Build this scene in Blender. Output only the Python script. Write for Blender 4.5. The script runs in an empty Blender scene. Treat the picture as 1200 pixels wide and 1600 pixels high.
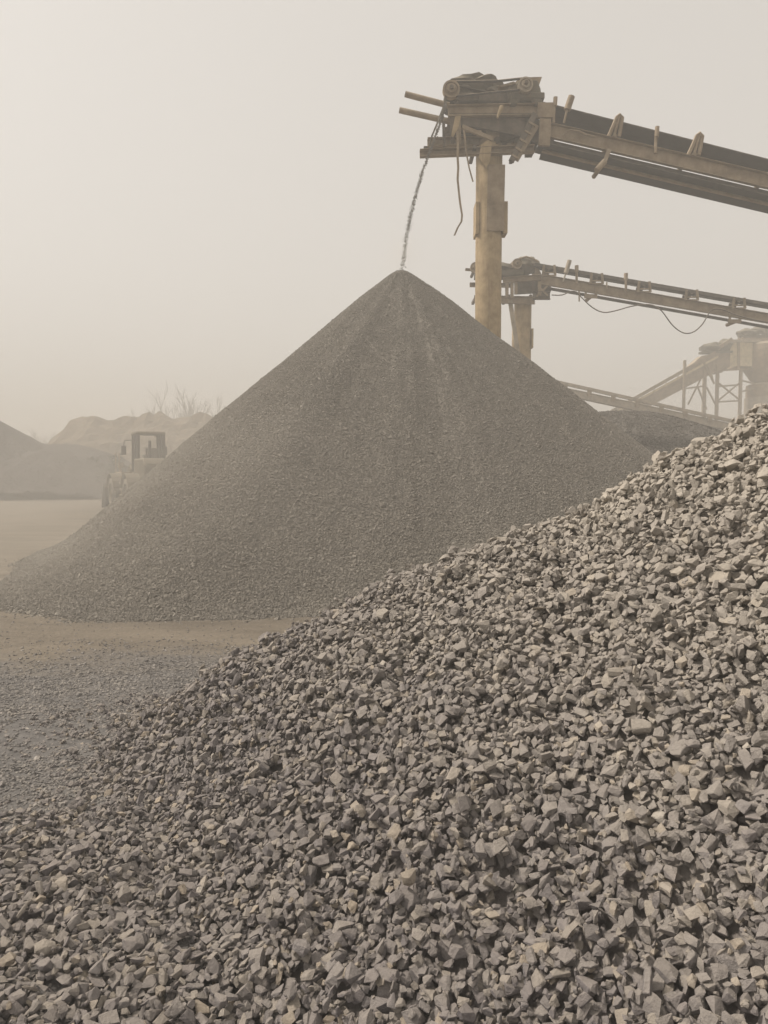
import bpy, bmesh, math, random
import numpy as np
from mathutils import Vector, Matrix, noise

S = bpy.context.scene
COL = S.collection
random.seed(7)
rng = np.random.default_rng(11)
R = math.radians

# ------------------------------------------------------------------ camera, sky, sun, exposure
F = 1100.0                      # focal length in photo pixels (photo 1200 x 1600)
CAMH = 2.0
PITCH = -math.atan(65.0 / F)    # horizon sits 65 px above the centre of the photo
cam_d = bpy.data.cameras.new('camera')
cam_d.sensor_fit = 'VERTICAL'
cam_d.sensor_height = 36.0
cam_d.lens = F / 1600.0 * 36.0
cam_d.clip_start = 0.05
cam_d.clip_end = 2000.0
cam = bpy.data.objects.new('camera', cam_d)
COL.objects.link(cam)
cam.location = (0, 0, CAMH)
cam.rotation_euler = (R(90) + PITCH, 0, 0)
S.camera = cam

SUN_EL, SUN_AZ = 50.0, -82.0     # azimuth measured from +Y (view direction), negative = left
sx = math.sin(R(SUN_AZ)) * math.cos(R(SUN_EL))
sy = math.cos(R(SUN_AZ)) * math.cos(R(SUN_EL))
sz = math.sin(R(SUN_EL))
world = bpy.data.worlds.new('World')
S.world = world
world.use_nodes = True
wn = world.node_tree
wn.nodes.clear()
sky = wn.nodes.new('ShaderNodeTexSky')
sky.sky_type = 'NISHITA'
sky.sun_disc = False
sky.sun_elevation = R(SUN_EL)
sky.sun_rotation = R(SUN_AZ)
sky.air_density = 1.0
sky.dust_density = 5.0
sky.ozone_density = 1.0
hs = wn.nodes.new('ShaderNodeHueSaturation')      # dust veil: the sky has hardly any blue left
hs.inputs['Saturation'].default_value = 0.18
tint = wn.nodes.new('ShaderNodeMixRGB')
tint.blend_type = 'MULTIPLY'
tint.inputs[0].default_value = 1.0
tint.inputs[2].default_value = (1.0, 0.965, 0.915, 1)
bg = wn.nodes.new('ShaderNodeBackground')
bg.inputs['Strength'].default_value = 0.14
wo = wn.nodes.new('ShaderNodeOutputWorld')
veil = wn.nodes.new('ShaderNodeMixRGB')           # even high veil of dust over the Nishita sky
veil.inputs[0].default_value = 0.55
veil.inputs[2].default_value = (7.25, 7.0, 6.72, 1)
wn.links.new(sky.outputs[0], hs.inputs['Color'])
wn.links.new(hs.outputs[0], veil.inputs[1])
wn.links.new(veil.outputs[0], tint.inputs[1])
wn.links.new(tint.outputs[0], bg.inputs['Color'])
wn.links.new(bg.outputs[0], wo.inputs['Surface'])

sun_d = bpy.data.lights.new('sun', 'SUN')
sun_d.energy = 4.0
sun_d.angle = R(8)
sun_d.color = (1.0, 0.91, 0.80)
sun = bpy.data.objects.new('sun', sun_d)
COL.objects.link(sun)
sun.location = (-40, 10, 40)
sun.rotation_euler = Vector((-sx, -sy, -sz)).to_track_quat('-Z', 'Y').to_euler()

S.view_settings.view_transform = 'Standard'
S.view_settings.look = 'None'
S.view_settings.gamma = 1.0
S.view_settings.use_curve_mapping = False
S.view_settings.exposure = 0.0
S.render.engine = 'CYCLES'
S.cycles.max_bounces = 6
S.cycles.diffuse_bounces = 2
S.cycles.glossy_bounces = 1
S.cycles.volume_bounces = 3
S.cycles.transparent_max_bounces = 8
S.cycles.use_denoising = True
S.cycles.caustics_reflective = False
S.cycles.caustics_refractive = False

# ------------------------------------------------------------------ helpers
CP, SP = math.cos(PITCH), math.sin(PITCH)
def P(px, py, Y):
    """point seen at photo pixel (px, py), Y metres ahead of the camera"""
    u = (px - 600.0) / F; w = (800.0 - py) / F
    d = Vector((u, CP - w * SP, SP + w * CP))
    return Vector((0, 0, CAMH)) + d * (Y / d.y)
def px2m(Y): return Y / F

class MB:
    def __init__(s): s.v = []; s.f = []
    def add(s, vs, fs):
        o = len(s.v); s.v += [tuple(v) for v in vs]; s.f += [tuple(i + o for i in f) for f in fs]; return s
    def prism(s, prof, p, q, up=(0, 0, 1), caps=True):
        """extrude a closed 2-D profile [(side, up)...] from p to q"""
        p = Vector(p); q = Vector(q); d = (q - p).normalized(); upv = Vector(up)
        side = d.cross(upv)
        if side.length < 1e-4: side = d.cross(Vector((0, 1, 0)))
        side.normalize(); u = side.cross(d).normalized(); n = len(prof)
        vs = [p + side * a + u * b for a, b in prof] + [q + side * a + u * b for a, b in prof]
        fs = [(i, (i + 1) % n, (i + 1) % n + n, i + n) for i in range(n)]
        if caps: fs += [tuple(range(n - 1, -1, -1)), tuple(range(n, 2 * n))]
        return s.add(vs, fs)
    def bar(s, p, q, w, h, up=(0, 0, 1)):
        return s.prism([(-w/2, -h/2), (w/2, -h/2), (w/2, h/2), (-w/2, h/2)], p, q, up)
    def tube(s, p, q, r, n=12, r2=None):
        p = Vector(p); q = Vector(q); d = (q - p).normalized()
        a = d.orthogonal().normalized(); b = d.cross(a); r2 = r if r2 is None else r2
        vs = [p + (a * math.cos(2*math.pi*i/n) + b * math.sin(2*math.pi*i/n)) * r for i in range(n)]
        vs += [q + (a * math.cos(2*math.pi*i/n) + b * math.sin(2*math.pi*i/n)) * r2 for i in range(n)]
        fs = [(i, (i+1) % n, (i+1) % n + n, i + n) for i in range(n)] + [tuple(range(n-1, -1, -1)), tuple(range(n, 2*n))]
        return s.add(vs, fs)
    def path(s, pts, r, n=6):
        """round line through points; r may be a list"""
        pts = [Vector(p) for p in pts]; k = len(pts); rs = r if isinstance(r, (list, tuple)) else [r] * k
        vs = []; fs = []; ref = Vector((0.3, 0.9, 0.2))
        for i, p in enumerate(pts):
            d = (pts[min(i+1, k-1)] - pts[max(i-1, 0)]).normalized()
            a = d.cross(ref).normalized(); b = d.cross(a)
            for j in range(n):
                t = 2 * math.pi * j / n
                vs.append(p + (a * math.cos(t) + b * math.sin(t)) * rs[i])
        for i in range(k - 1):
            for j in range(n):
                fs.append((i*n + j, i*n + (j+1) % n, (i+1)*n + (j+1) % n, (i+1)*n + j))
        fs += [tuple(range(n-1, -1, -1)), tuple(range((k-1)*n, k*n))]
        return s.add(vs, fs)
    def box(s, c, dx, dy, dz, m=None):
        vs = [Vector((x*dx/2, y*dy/2, z*dz/2)) for z in (-1, 1) for x, y in ((-1,-1), (1,-1), (1,1), (-1,1))]
        if m is not None: vs = [m @ v for v in vs]
        vs = [v + Vector(c) for v in vs]
        return s.add(vs, [(3,2,1,0), (4,5,6,7), (0,1,5,4), (1,2,6,5), (2,3,7,6), (3,0,4,7)])
    def lathe(s, c, axis, prof, n=20):
        """prof = [(dist along axis, radius)...]"""
        c = Vector(c); d = Vector(axis).normalized(); a = d.orthogonal().normalized(); b = d.cross(a)
        vs = []; fs = []
        for t, r in prof:
            for i in range(n):
                g = 2*math.pi*i/n
                vs.append(c + d*t + (a*math.cos(g) + b*math.sin(g)) * max(r, 1e-4))
        for k in range(len(prof) - 1):
            for i in range(n):
                fs.append((k*n+i, k*n+(i+1) % n, (k+1)*n+(i+1) % n, (k+1)*n+i))
        fs += [tuple(range(n-1, -1, -1)), tuple(range((len(prof)-1)*n, len(prof)*n))]
        return s.add(vs, fs)
    def slab(s, pts, off):
        """polygon pts pushed by vector off into a solid"""
        n = len(pts); off = Vector(off); a = [Vector(p) for p in pts]
        return s.add(a + [p + off for p in a], [tuple(range(n-1, -1, -1)), tuple(range(n, 2*n))] +
                     [(i, (i+1) % n, (i+1) % n + n, i + n) for i in range(n)])
    def lump(s, c, rx, ry, rz, seed=0, amp=0.2, sub=2, m=None):
        bm = bmesh.new(); bmesh.ops.create_icosphere(bm, subdivisions=sub, radius=1.0)
        vs = []
        for v in bm.verts:
            k = 1 + amp * noise.noise(v.co * 1.7 + Vector((seed * 3.1, seed, 0)))
            w = Vector((v.co.x*rx, v.co.y*ry, v.co.z*rz)) * k
            if m is not None: w = m @ w
            vs.append(w + Vector(c))
        s.add(vs, [tuple(v.index for v in f.verts) for f in bm.faces]); bm.free(); return s
    def build(s, name, m, parent=None, bevel=0.0, smooth=False, label=None, kind=None):
        me = bpy.data.meshes.new(name); me.from_pydata(s.v, [], s.f)
        bm = bmesh.new(); bm.from_mesh(me)
        bmesh.ops.recalc_face_normals(bm, faces=bm.faces)
        if bevel > 0:
            es = [e for e in bm.edges if len(e.link_faces) == 2 and e.calc_face_angle(0) > 0.6]
            bmesh.ops.bevel(bm, geom=es, offset=bevel, segments=1, affect='EDGES', clamp_overlap=True)
        if smooth:
            for f in bm.faces: f.smooth = len(f.verts) <= 4
            for e in bm.edges:
                if len(e.link_faces) == 2 and e.calc_face_angle(0) > 0.7: e.smooth = False
        bm.to_mesh(me); bm.free()
        me.materials.append(m)
        o = bpy.data.objects.new(name, me); COL.objects.link(o)
        if parent is not None:
            o.parent = parent; o.matrix_parent_inverse = Matrix.Identity(4)
            o.location = -WORLD0[parent.name] if parent.name in WORLD0 else Vector((0, 0, 0))
            WORLD0[o.name] = Vector((0, 0, 0))
        if label: o['label'] = label
        if kind: o['kind'] = kind
        return o
WORLD0 = {}
def thing(name, loc, label, cat, group=None):
    o = bpy.data.objects.new(name, None); COL.objects.link(o); o.location = loc
    o.empty_display_size = 0.3
    o['label'] = label; o['category'] = cat
    if group: o['group'] = group
    WORLD0[o.name] = Vector(loc)
    return o
def mesh_np(name, V, T, m, parent=None, kind=None, smooth=False):
    me = bpy.data.meshes.new(name)
    V = np.ascontiguousarray(V, dtype=np.float32); T = np.ascontiguousarray(T, dtype=np.int32)
    k = T.shape[1]
    me.vertices.add(len(V)); me.vertices.foreach_set('co', V.ravel())
    me.loops.add(T.size); me.loops.foreach_set('vertex_index', T.ravel())
    me.polygons.add(len(T)); me.polygons.foreach_set('loop_start', np.arange(0, T.size, k, dtype=np.int32))
    me.polygons.foreach_set('loop_total', np.full(len(T), k, dtype=np.int32))
    me.update(calc_edges=True)
    me.polygons.foreach_set('use_smooth', np.full(len(T), bool(smooth)))
    me.materials.append(m)
    o = bpy.data.objects.new(name, me); COL.objects.link(o)
    if parent is not None:
        o.parent = parent
        o.location = -WORLD0.get(parent.name, Vector((0, 0, 0)))
    if kind: o['kind'] = kind
    return o

# value noise in numpy (vectorised, several octaves)
_perm = np.random.default_rng(3).random((256, 256))
def vnoise(x, y):
    xi = np.floor(x).astype(int); yi = np.floor(y).astype(int); fx = x - xi; fy = y - yi
    fx = fx*fx*(3-2*fx); fy = fy*fy*(3-2*fy)
    g = lambda a, b: _perm[a % 256, b % 256]
    return (g(xi, yi)*(1-fx) + g(xi+1, yi)*fx)*(1-fy) + (g(xi, yi+1)*(1-fx) + g(xi+1, yi+1)*fx)*fy - 0.5
def fbm(x, y, o=4):
    s = 0; a = 1.0
    for k in range(o): s = s + a*vnoise(x*2**k + 17.3*k, y*2**k + 5.1*k); a *= 0.5
    return s
def rotmats(n, flat=1.0, rg=rng):
    """random rotations; flat < 1 keeps the short (z) axis nearer vertical"""
    a = rg.random(n)*2*np.pi; tilt = rg.normal(0, 1, n)*flat; az = rg.random(n)*2*np.pi
    ca, sa = np.cos(a), np.sin(a)
    Rz = np.zeros((n, 3, 3)); Rz[:,0,0] = ca; Rz[:,0,1] = -sa; Rz[:,1,0] = sa; Rz[:,1,1] = ca; Rz[:,2,2] = 1
    k = np.stack([np.cos(az), np.sin(az), 0*az], 1); c = np.cos(tilt)[:,None,None]; s_ = np.sin(tilt)[:,None,None]
    K = np.zeros((n, 3, 3)); K[:,0,2] = k[:,1]; K[:,1,2] = -k[:,0]; K[:,2,0] = -k[:,1]; K[:,2,1] = k[:,0]
    T = np.eye(3)[None] + s_*K + (1-c)*np.einsum('nij,njk->nik', K, K)
    return np.einsum('nij,njk->nik', T, Rz)

# ------------------------------------------------------------------ materials
def new_mat(name):
    m = bpy.data.materials.new(name); m.use_nodes = True
    nt = m.node_tree; b = nt.nodes['Principled BSDF']
    b.inputs['Specular IOR Level'].default_value = 0.25
    return m, nt, b
def nd(nt, t, **kw):
    n = nt.nodes.new(t)
    for k, v in kw.items(): setattr(n, k, v)
    return n
def ramp(nt, fac, stops):
    r = nd(nt, 'ShaderNodeValToRGB'); e = r.color_ramp.elements
    while len(e) < len(stops): e.new(0.5)
    for i, (p, c) in enumerate(stops): e[i].position = p; e[i].color = (*c, 1)
    nt.links.new(fac, r.inputs[0]); return r.outputs[0]
def noise_tex(nt, vec, scale, detail=4, rough=0.6):
    n = nd(nt, 'ShaderNodeTexNoise'); n.inputs['Scale'].default_value = scale
    n.inputs['Detail'].default_value = detail; n.inputs['Roughness'].default_value = rough
    if vec is not None: nt.links.new(vec, n.inputs['Vector'])
    return n.outputs['Fac']
def mixc(nt, fac, a, b, mode='MIX'):
    n = nd(nt, 'ShaderNodeMixRGB', blend_type=mode)
    for s_, v in ((0, fac), (1, a), (2, b)):
        if isinstance(v, (int, float)): n.inputs[s_].default_value = v
        elif isinstance(v, tuple): n.inputs[s_].default_value = (*v, 1)
        else: nt.links.new(v, n.inputs[s_])
    return n.outputs[0]
def mth(nt, op, a, b=None, c=None):
    n = nd(nt, 'ShaderNodeMath', operation=op)
    for s_, v in enumerate((a, b, c)):
        if v is None: continue
        if isinstance(v, (int, float)): n.inputs[s_].default_value = v
        else: nt.links.new(v, n.inputs[s_])
    return n.outputs[0]
def bump(nt, b, h, strength, dist):
    n = nd(nt, 'ShaderNodeBump'); n.inputs['Strength'].default_value = strength; n.inputs['Distance'].default_value = dist
    nt.links.new(h, n.inputs['Height']); nt.links.new(n.outputs[0], b.inputs['Normal'])

def stone_mat(name, stops, tex=45.0, bd=0.004, dust=(0.36, 0.31, 0.245), dustamt=0.35, settle=0.0):
    m, nt, b = new_mat(name)
    g = nd(nt, 'ShaderNodeNewGeometry'); oi = nd(nt, 'ShaderNodeObjectInfo')
    rnd = mth(nt, 'FRACT', mth(nt, 'ADD', g.outputs['Random Per Island'], mth(nt, 'MULTIPLY', oi.outputs['Random'], 7.13)))
    c = ramp(nt, rnd, stops)
    n1 = noise_tex(nt, g.outputs['Position'], tex, 5, 0.65)
    c = mixc(nt, 1.0, c, ramp(nt, n1, [(0.25, (0.72, 0.72, 0.73)), (0.75, (1.2, 1.19, 1.17))]), 'MULTIPLY')
    n2 = noise_tex(nt, g.outputs['Position'], 1.1, 4, 0.6)
    sep = nd(nt, 'ShaderNodeSeparateXYZ'); nt.links.new(g.outputs['Normal'], sep.inputs[0])
    up = mth(nt, 'MULTIPLY', mth(nt, 'MAXIMUM', sep.outputs['Z'], 0.0), mth(nt, 'MULTIPLY', n2, 2 * dustamt))
    c = mixc(nt, up, c, dust)
    if settle:                                  # rock flour from the conveyors lies on the upper stones
        sp = nd(nt, 'ShaderNodeSeparateXYZ'); nt.links.new(g.outputs['Position'], sp.inputs[0])
        mr = nd(nt, 'ShaderNodeMapRange'); mr.inputs[1].default_value = 0.45; mr.inputs[2].default_value = 2.0; mr.inputs[4].default_value = settle
        nt.links.new(mth(nt, 'ADD', sp.outputs['Z'], mth(nt, 'MULTIPLY', mth(nt, 'SUBTRACT', n2, 0.5), 1.6)), mr.inputs[0])
        c = mixc(nt, mr.outputs[0], c, (0.44, 0.398, 0.340))
    nt.links.new(c, b.inputs['Base Color'])
    b.inputs['Roughness'].default_value = 0.88
    n3 = noise_tex(nt, g.outputs['Position'], tex * 3, 4, 0.7)
    bump(nt, b, mth(nt, 'ADD', mth(nt, 'MULTIPLY', n1, 1.6), n3), 0.9, bd)
    return m
def steel_mat(name, base, var=0.35, dust=(0.40, 0.33, 0.245), dustamt=0.9, rust=(0.16, 0.085, 0.045), rustamt=0.3, rough=0.75, sc=3.0):
    m, nt, b = new_mat(name)
    g = nd(nt, 'ShaderNodeNewGeometry')
    n1 = noise_tex(nt, g.outputs['Position'], sc, 6, 0.65)
    mp = nd(nt, 'ShaderNodeMapping'); mp.inputs['Scale'].default_value = (7, 7, 0.9)
    nt.links.new(g.outputs['Position'], mp.inputs[0])
    n2 = noise_tex(nt, mp.outputs[0], 1.4, 5, 0.7)
    c = mixc(nt, 1.0, base, ramp(nt, n1, [(0.3, (1-var,)*3), (0.72, (1+var,)*3)]), 'MULTIPLY')
    rf = nd(nt, 'ShaderNodeMapRange'); rf.inputs[1].default_value = 0.52; rf.inputs[2].default_value = 0.68; rf.inputs[4].default_value = rustamt
    nt.links.new(n2, rf.inputs[0])
    c = mixc(nt, rf.outputs[0], c, rust)
    sep = nd(nt, 'ShaderNodeSeparateXYZ'); nt.links.new(g.outputs['Normal'], sep.inputs[0])
    up = nd(nt, 'ShaderNodeMapRange'); up.inputs[1].default_value = -0.2; up.inputs[2].default_value = 0.8; up.inputs[4].default_value = dustamt
    nt.links.new(mth(nt, 'ADD', sep.outputs['Z'], mth(nt, 'SUBTRACT', n1, 0.5)), up.inputs[0])
    c = mixc(nt, up.outputs[0], c, dust)
    nt.links.new(c, b.inputs['Base Color']); b.inputs['Roughness'].default_value = rough
    bump(nt, b, mth(nt, 'ADD', n1, noise_tex(nt, g.outputs['Position'], sc * 9, 4, 0.7)), 0.5, 0.02)
    return m

M = {}
M['stone'] = stone_mat('crushed_granite', [(0.0, (0.150, 0.140, 0.142)), (0.2, (0.192, 0.175, 0.180)), (0.4, (0.232, 0.214, 0.206)), (0.58, (0.205, 0.190, 0.196)),
                       (0.78, (0.262, 0.238, 0.220)), (0.93, (0.300, 0.268, 0.235)), (0.985, (0.34, 0.285, 0.225)), (1.0, (0.46, 0.43, 0.39))], settle=0.80, dustamt=0.28, bd=0.006)
M['gravel'] = stone_mat('fine_gravel', [(0.0, (0.165, 0.153, 0.136)), (0.35, (0.184, 0.171, 0.151)), (0.7, (0.200, 0.185, 0.163)), (0.95, (0.22, 0.204, 0.18)), (1.0, (0.36, 0.335, 0.30))],
                        tex=30.0, bd=0.006, dust=(0.30, 0.265, 0.215), dustamt=0.3)
M['gravel_dark'] = stone_mat('darkened_gravel', [(0.0, (0.12, 0.112, 0.102)), (0.5, (0.15, 0.139, 0.125)), (1.0, (0.19, 0.176, 0.157))], tex=30.0, bd=0.006, dust=(0.20, 0.18, 0.15), dustamt=0.2)  # fine gravel, colour darkened to offset the bright top light on the low heap
M['roadstone'] = stone_mat('ground_gravel', [(0.0, (0.13, 0.127, 0.128)), (0.5, (0.19, 0.183, 0.182)), (0.9, (0.235, 0.222, 0.21)), (1.0, (0.34, 0.32, 0.30))], tex=40, bd=0.003, dustamt=0.25)
M['pole'] = steel_mat('yellow_ochre_steel', (0.36, 0.265, 0.145), rustamt=0.5, dustamt=0.6)
M['frame'] = steel_mat('dusty_frame_steel', (0.235, 0.175, 0.112), rustamt=0.35, dustamt=0.8)
M['dark'] = steel_mat('dark_dusty_steel', (0.070, 0.058, 0.046), rustamt=0.3, dustamt=0.6)
M['motor'] = steel_mat('caked_motor_steel', (0.085, 0.075, 0.055), dustamt=0.7, dust=(0.22, 0.19, 0.14))
M['rubber'] = steel_mat('dusty_belt_rubber', (0.045, 0.042, 0.040), var=0.3, rustamt=0.0, dustamt=0.75, rough=0.9)
M['pale'] = steel_mat('pale_dusty_steel', (0.33, 0.28, 0.215), rustamt=0.2)
M['cream'] = steel_mat('cream_painted_panel', (0.55, 0.46, 0.28), rustamt=0.15)
M['loader'] = steel_mat('loader_yellow_paint', (0.085, 0.07, 0.045), rustamt=0.1, dustamt=0.2)
M['tyre'] = steel_mat('loader_tyre_rubber', (0.04, 0.038, 0.035), rustamt=0.0, dustamt=0.6, rough=0.9)
M['loader_dark'] = steel_mat('loader_dark_frame', (0.022, 0.02, 0.018), rustamt=0.0, dustamt=0.12)
mg, nt, b = new_mat('cab_glass'); M['glass'] = mg
b.inputs['Base Color'].default_value = (0.93, 0.93, 0.92, 1); b.inputs['Roughness'].default_value = 0.03
b.inputs['Transmission Weight'].default_value = 0.98; b.inputs['IOR'].default_value = 1.03

def ground_mat():
    m, nt, b = new_mat('quarry_floor'); g = nd(nt, 'ShaderNodeNewGeometry'); pos = g.outputs['Position']
    sep = nd(nt, 'ShaderNodeSeparateXYZ'); nt.links.new(pos, sep.inputs[0])
    mp = nd(nt, 'ShaderNodeMapping'); mp.inputs['Scale'].default_value = (0.25, 1.6, 1); nt.links.new(pos, mp.inputs[0])
    nl = noise_tex(nt, pos, 0.35, 4, 0.6); ns = noise_tex(nt, mp.outputs[0], 1.2, 5, 0.65)
    tan = ramp(nt, ns, [(0.3, (0.130, 0.110, 0.086)), (0.7, (0.215, 0.182, 0.141))])
    blue = ramp(nt, noise_tex(nt, pos, 9, 5, 0.7), [(0.3, (0.095, 0.090, 0.087)), (0.7, (0.185, 0.174, 0.164))])
    yy = mth(nt, 'ADD', sep.outputs['Y'], mth(nt, 'MULTIPLY', mth(nt, 'SUBTRACT', nl, 0.5), 3.0))
    yy = mth(nt, 'ADD', yy, mth(nt, 'MULTIPLY', mth(nt, 'SUBTRACT', ns, 0.5), 1.5))
    mr = nd(nt, 'ShaderNodeMapRange'); mr.inputs[1].default_value = 7.1; mr.inputs[2].default_value = 8.1
    nt.links.new(yy, mr.inputs[0])
    c = mixc(nt, mr.outputs[0], blue, tan)
    c = mixc(nt, 1.0, c, ramp(nt, noise_tex(nt, pos, 22, 5, 0.75), [(0.3, (0.8,)*3), (0.7, (1.18,)*3)]), 'MULTIPLY')
    nt.links.new(c, b.inputs['Base Color']); b.inputs['Roughness'].default_value = 0.95
    bump(nt, b, mth(nt, 'ADD', noise_tex(nt, pos, 14, 6, 0.75), mth(nt, 'MULTIPLY', ns, 2.0)), 0.7, 0.03)
    return m
M['ground'] = ground_mat()
def earth_mat(name, a, bb, sc):
    m, nt, b = new_mat(name); g = nd(nt, 'ShaderNodeNewGeometry')
    n1 = noise_tex(nt, g.outputs['Position'], sc, 6, 0.7)
    nt.links.new(ramp(nt, n1, [(0.3, a), (0.7, bb)]), b.inputs['Base Color']); b.inputs['Roughness'].default_value = 0.95
    bump(nt, b, n1, 1.0, 0.4); return m
M['earth'] = earth_mat('tan_spoil_earth', (0.10, 0.076, 0.053), (0.24, 0.19, 0.135), 0.7)
M['darkheap'] = earth_mat('dark_heap_gravel', (0.045, 0.038, 0.036), (0.085, 0.072, 0.066), 1.2)
M['bark'] = earth_mat('bare_tree_bark', (0.09, 0.075, 0.06), (0.14, 0.12, 0.10), 3)

# ------------------------------------------------------------------ haze (dust in the air)
hz = bpy.data.materials.new('dusty_air'); hz.use_nodes = True
hn = hz.node_tree; hn.nodes.clear()
pv = hn.nodes.new('ShaderNodeVolumePrincipled'); ho = hn.nodes.new('ShaderNodeOutputMaterial')
pv.inputs['Color'].default_value = (0.71, 0.70, 0.675, 1)
pv.inputs['Density'].default_value = 0.0113
pv.inputs['Anisotropy'].default_value = 0.05
hn.links.new(pv.outputs[0], ho.inputs['Volume'])
hb = MB().box((0, 170, 7.7), 540, 500, 17.4).build('haze', hz)
hb['kind'] = 'stuff'; hb['label'] = 'pale beige dust haze hanging over the whole quarry'

# drifting puffs of thicker dust, each with its own soft edge
def puff(c, r, dens, seed, label):
    m = bpy.data.materials.new('drifting_dust'); m.use_nodes = True; nt = m.node_tree; nt.nodes.clear()
    v = nt.nodes.new('ShaderNodeVolumePrincipled'); o_ = nt.nodes.new('ShaderNodeOutputMaterial')
    v.inputs['Color'].default_value = (0.90, 0.85, 0.77, 1); nt.links.new(v.outputs[0], o_.inputs['Volume'])
    tc = nt.nodes.new('ShaderNodeTexCoord'); ln = nt.nodes.new('ShaderNodeVectorMath'); ln.operation = 'LENGTH'
    nt.links.new(tc.outputs['Object'], ln.inputs[0])
    mr = nt.nodes.new('ShaderNodeMapRange'); mr.interpolation_type = 'SMOOTHSTEP'
    mr.inputs[1].default_value = 1.0; mr.inputs[2].default_value = 0.15; nt.links.new(ln.outputs['Value'], mr.inputs[0])
    n = nt.nodes.new('ShaderNodeTexNoise'); n.inputs['Scale'].default_value = 1.6; n.inputs['Detail'].default_value = 3
    ad = nt.nodes.new('ShaderNodeVectorMath'); ad.inputs[1].default_value = (seed*3.7, seed, 0); nt.links.new(tc.outputs['Object'], ad.inputs[0]); nt.links.new(ad.outputs[0], n.inputs['Vector'])
    m2 = nt.nodes.new('ShaderNodeMapRange'); m2.inputs[1].default_value = 0.35; m2.inputs[2].default_value = 0.7; nt.links.new(n.outputs['Fac'], m2.inputs[0])
    mu = nt.nodes.new('ShaderNodeMath'); mu.operation = 'MULTIPLY'; nt.links.new(mr.outputs[0], mu.inputs[0]); nt.links.new(m2.outputs[0], mu.inputs[1])
    m3 = nt.nodes.new('ShaderNodeMath'); m3.operation = 'MULTIPLY'; m3.inputs[1].default_value = dens; nt.links.new(mu.outputs[0], m3.inputs[0])
    nt.links.new(m3.outputs[0], v.inputs['Density'])
    o = MB().lump((0, 0, 0), 1, 1, 1, 0, 0.0, 3).build('dust_cloud', m); o.location = c; o.scale = r
    o['kind'] = 'stuff'; o['label'] = label
puff((-4.5, 11.0, 1.6), (6.0, 3.4, 2.6), 0.09, 1, 'thin tan dust drifting low in front of the tall cone')
puff((-9.0, 30.0, 2.0), (9.0, 6.0, 3.5), 0.025, 2, 'thin tan dust drifting around the wheel loader')
puff((30.0, 52.0, 4.0), (14.0, 9.0, 8.0), 0.03, 3, 'pale dust rolling round the crusher at right')

c_ = P(628, 405, 19.4)
puff((c_.x, 19.2, c_.z), (0.75, 0.6, 0.9), 0.35, 4, 'small puff of dust where the falling gravel strikes the cone tip')

# ------------------------------------------------------------------ ground
def ground():
    xs = np.concatenate([np.linspace(-250, -30, 12), np.linspace(-28, -10, 25), np.linspace(-9.8, 9.8, 150), np.linspace(10, 28, 25), np.linspace(30, 250, 12)])
    ys = np.concatenate([np.linspace(-60, -2, 10), np.linspace(-1, 16, 150), np.linspace(16.3, 60, 70), np.linspace(65, 400, 20)])
    X, Y = np.meshgrid(xs, ys)
    near = np.clip((40 - np.abs(Y)) / 20, 0, 1)
    Z = fbm(X*0.25, Y*0.6)*0.06*near + fbm(X*1.7 + 9, Y*2.6)*0.03*near
    V = np.stack([X, Y, Z], -1).reshape(-1, 3); nx = len(xs); ny = len(ys)
    i = np.arange(nx-1)[None] + np.arange(ny-1)[:, None]*nx
    Q = np.stack([i, i+1, i+1+nx, i+nx], -1).reshape(-1, 4)
    o = mesh_np('ground', V, Q, M['ground'], kind='structure', smooth=True)
    o['label'] = 'dusty tan and grey quarry floor between the piles'
ground()
def gz(X, Y):
    near = np.clip((40 - np.abs(Y)) / 20, 0, 1)
    return fbm(X*0.25, Y*0.6)*0.06*near + fbm(X*1.7 + 9, Y*2.6)*0.03*near

# ------------------------------------------------------------------ angular stone shapes
def stone_shape(seed, cuts, squash=(1.05, 0.76, 0.46)):
    rg = random.Random(seed); bm = bmesh.new(); bmesh.ops.create_cube(bm, size=2.0)
    for _ in range(cuts):
        n = Vector((rg.gauss(0, 1), rg.gauss(0, 1), rg.gauss(0, 1))).normalized()
        d = rg.uniform(0.62, 1.0)
        bmesh.ops.bisect_plane(bm, geom=bm.verts[:] + bm.edges[:] + bm.faces[:], plane_co=n*d, plane_no=n, clear_outer=True)
    pts = [v.co.copy() for v in bm.verts]; bm.free(); bm = bmesh.new()
    for p in pts: bm.verts.new(p + Vector((rg.uniform(-1, 1), rg.uniform(-1, 1), rg.uniform(-1, 1)))*0.04)
    bmesh.ops.remove_doubles(bm, verts=bm.verts, dist=0.16)
    r = bmesh.ops.convex_hull(bm, input=bm.verts)
    junk = [e for e in set(r['geom_interior'] + r['geom_unused']) if isinstance(e, bmesh.types.BMVert)]
    bmesh.ops.delete(bm, geom=junk, context='VERTS')
    sh = (squash[0]*rg.uniform(0.85, 1.2), squash[1]*rg.uniform(0.8, 1.2), squash[2]*rg.uniform(0.7, 1.35))
    skx = rg.uniform(-0.3, 0.3); c = sum((v.co for v in bm.verts), Vector()) / len(bm.verts)
    for v in bm.verts:
        p = v.co - c; v.co = Vector((p.x*sh[0] + skx*p.y, p.y*sh[1], p.z*sh[2] + 0.12*skx*p.x))
    bmesh.ops.recalc_face_normals(bm, faces=bm.faces); bmesh.ops.triangulate(bm, faces=bm.faces)
    bm.verts.index_update()
    V = np.array([v.co[:] for v in bm.verts]); T = np.array([[v.index for v in f.verts] for f in bm.faces]); bm.free()
    V /= np.abs(V).max()*1.0
    return V, T
SHAPES = [stone_shape(100 + i, 7 + i % 6) for i in range(36)]
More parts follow.
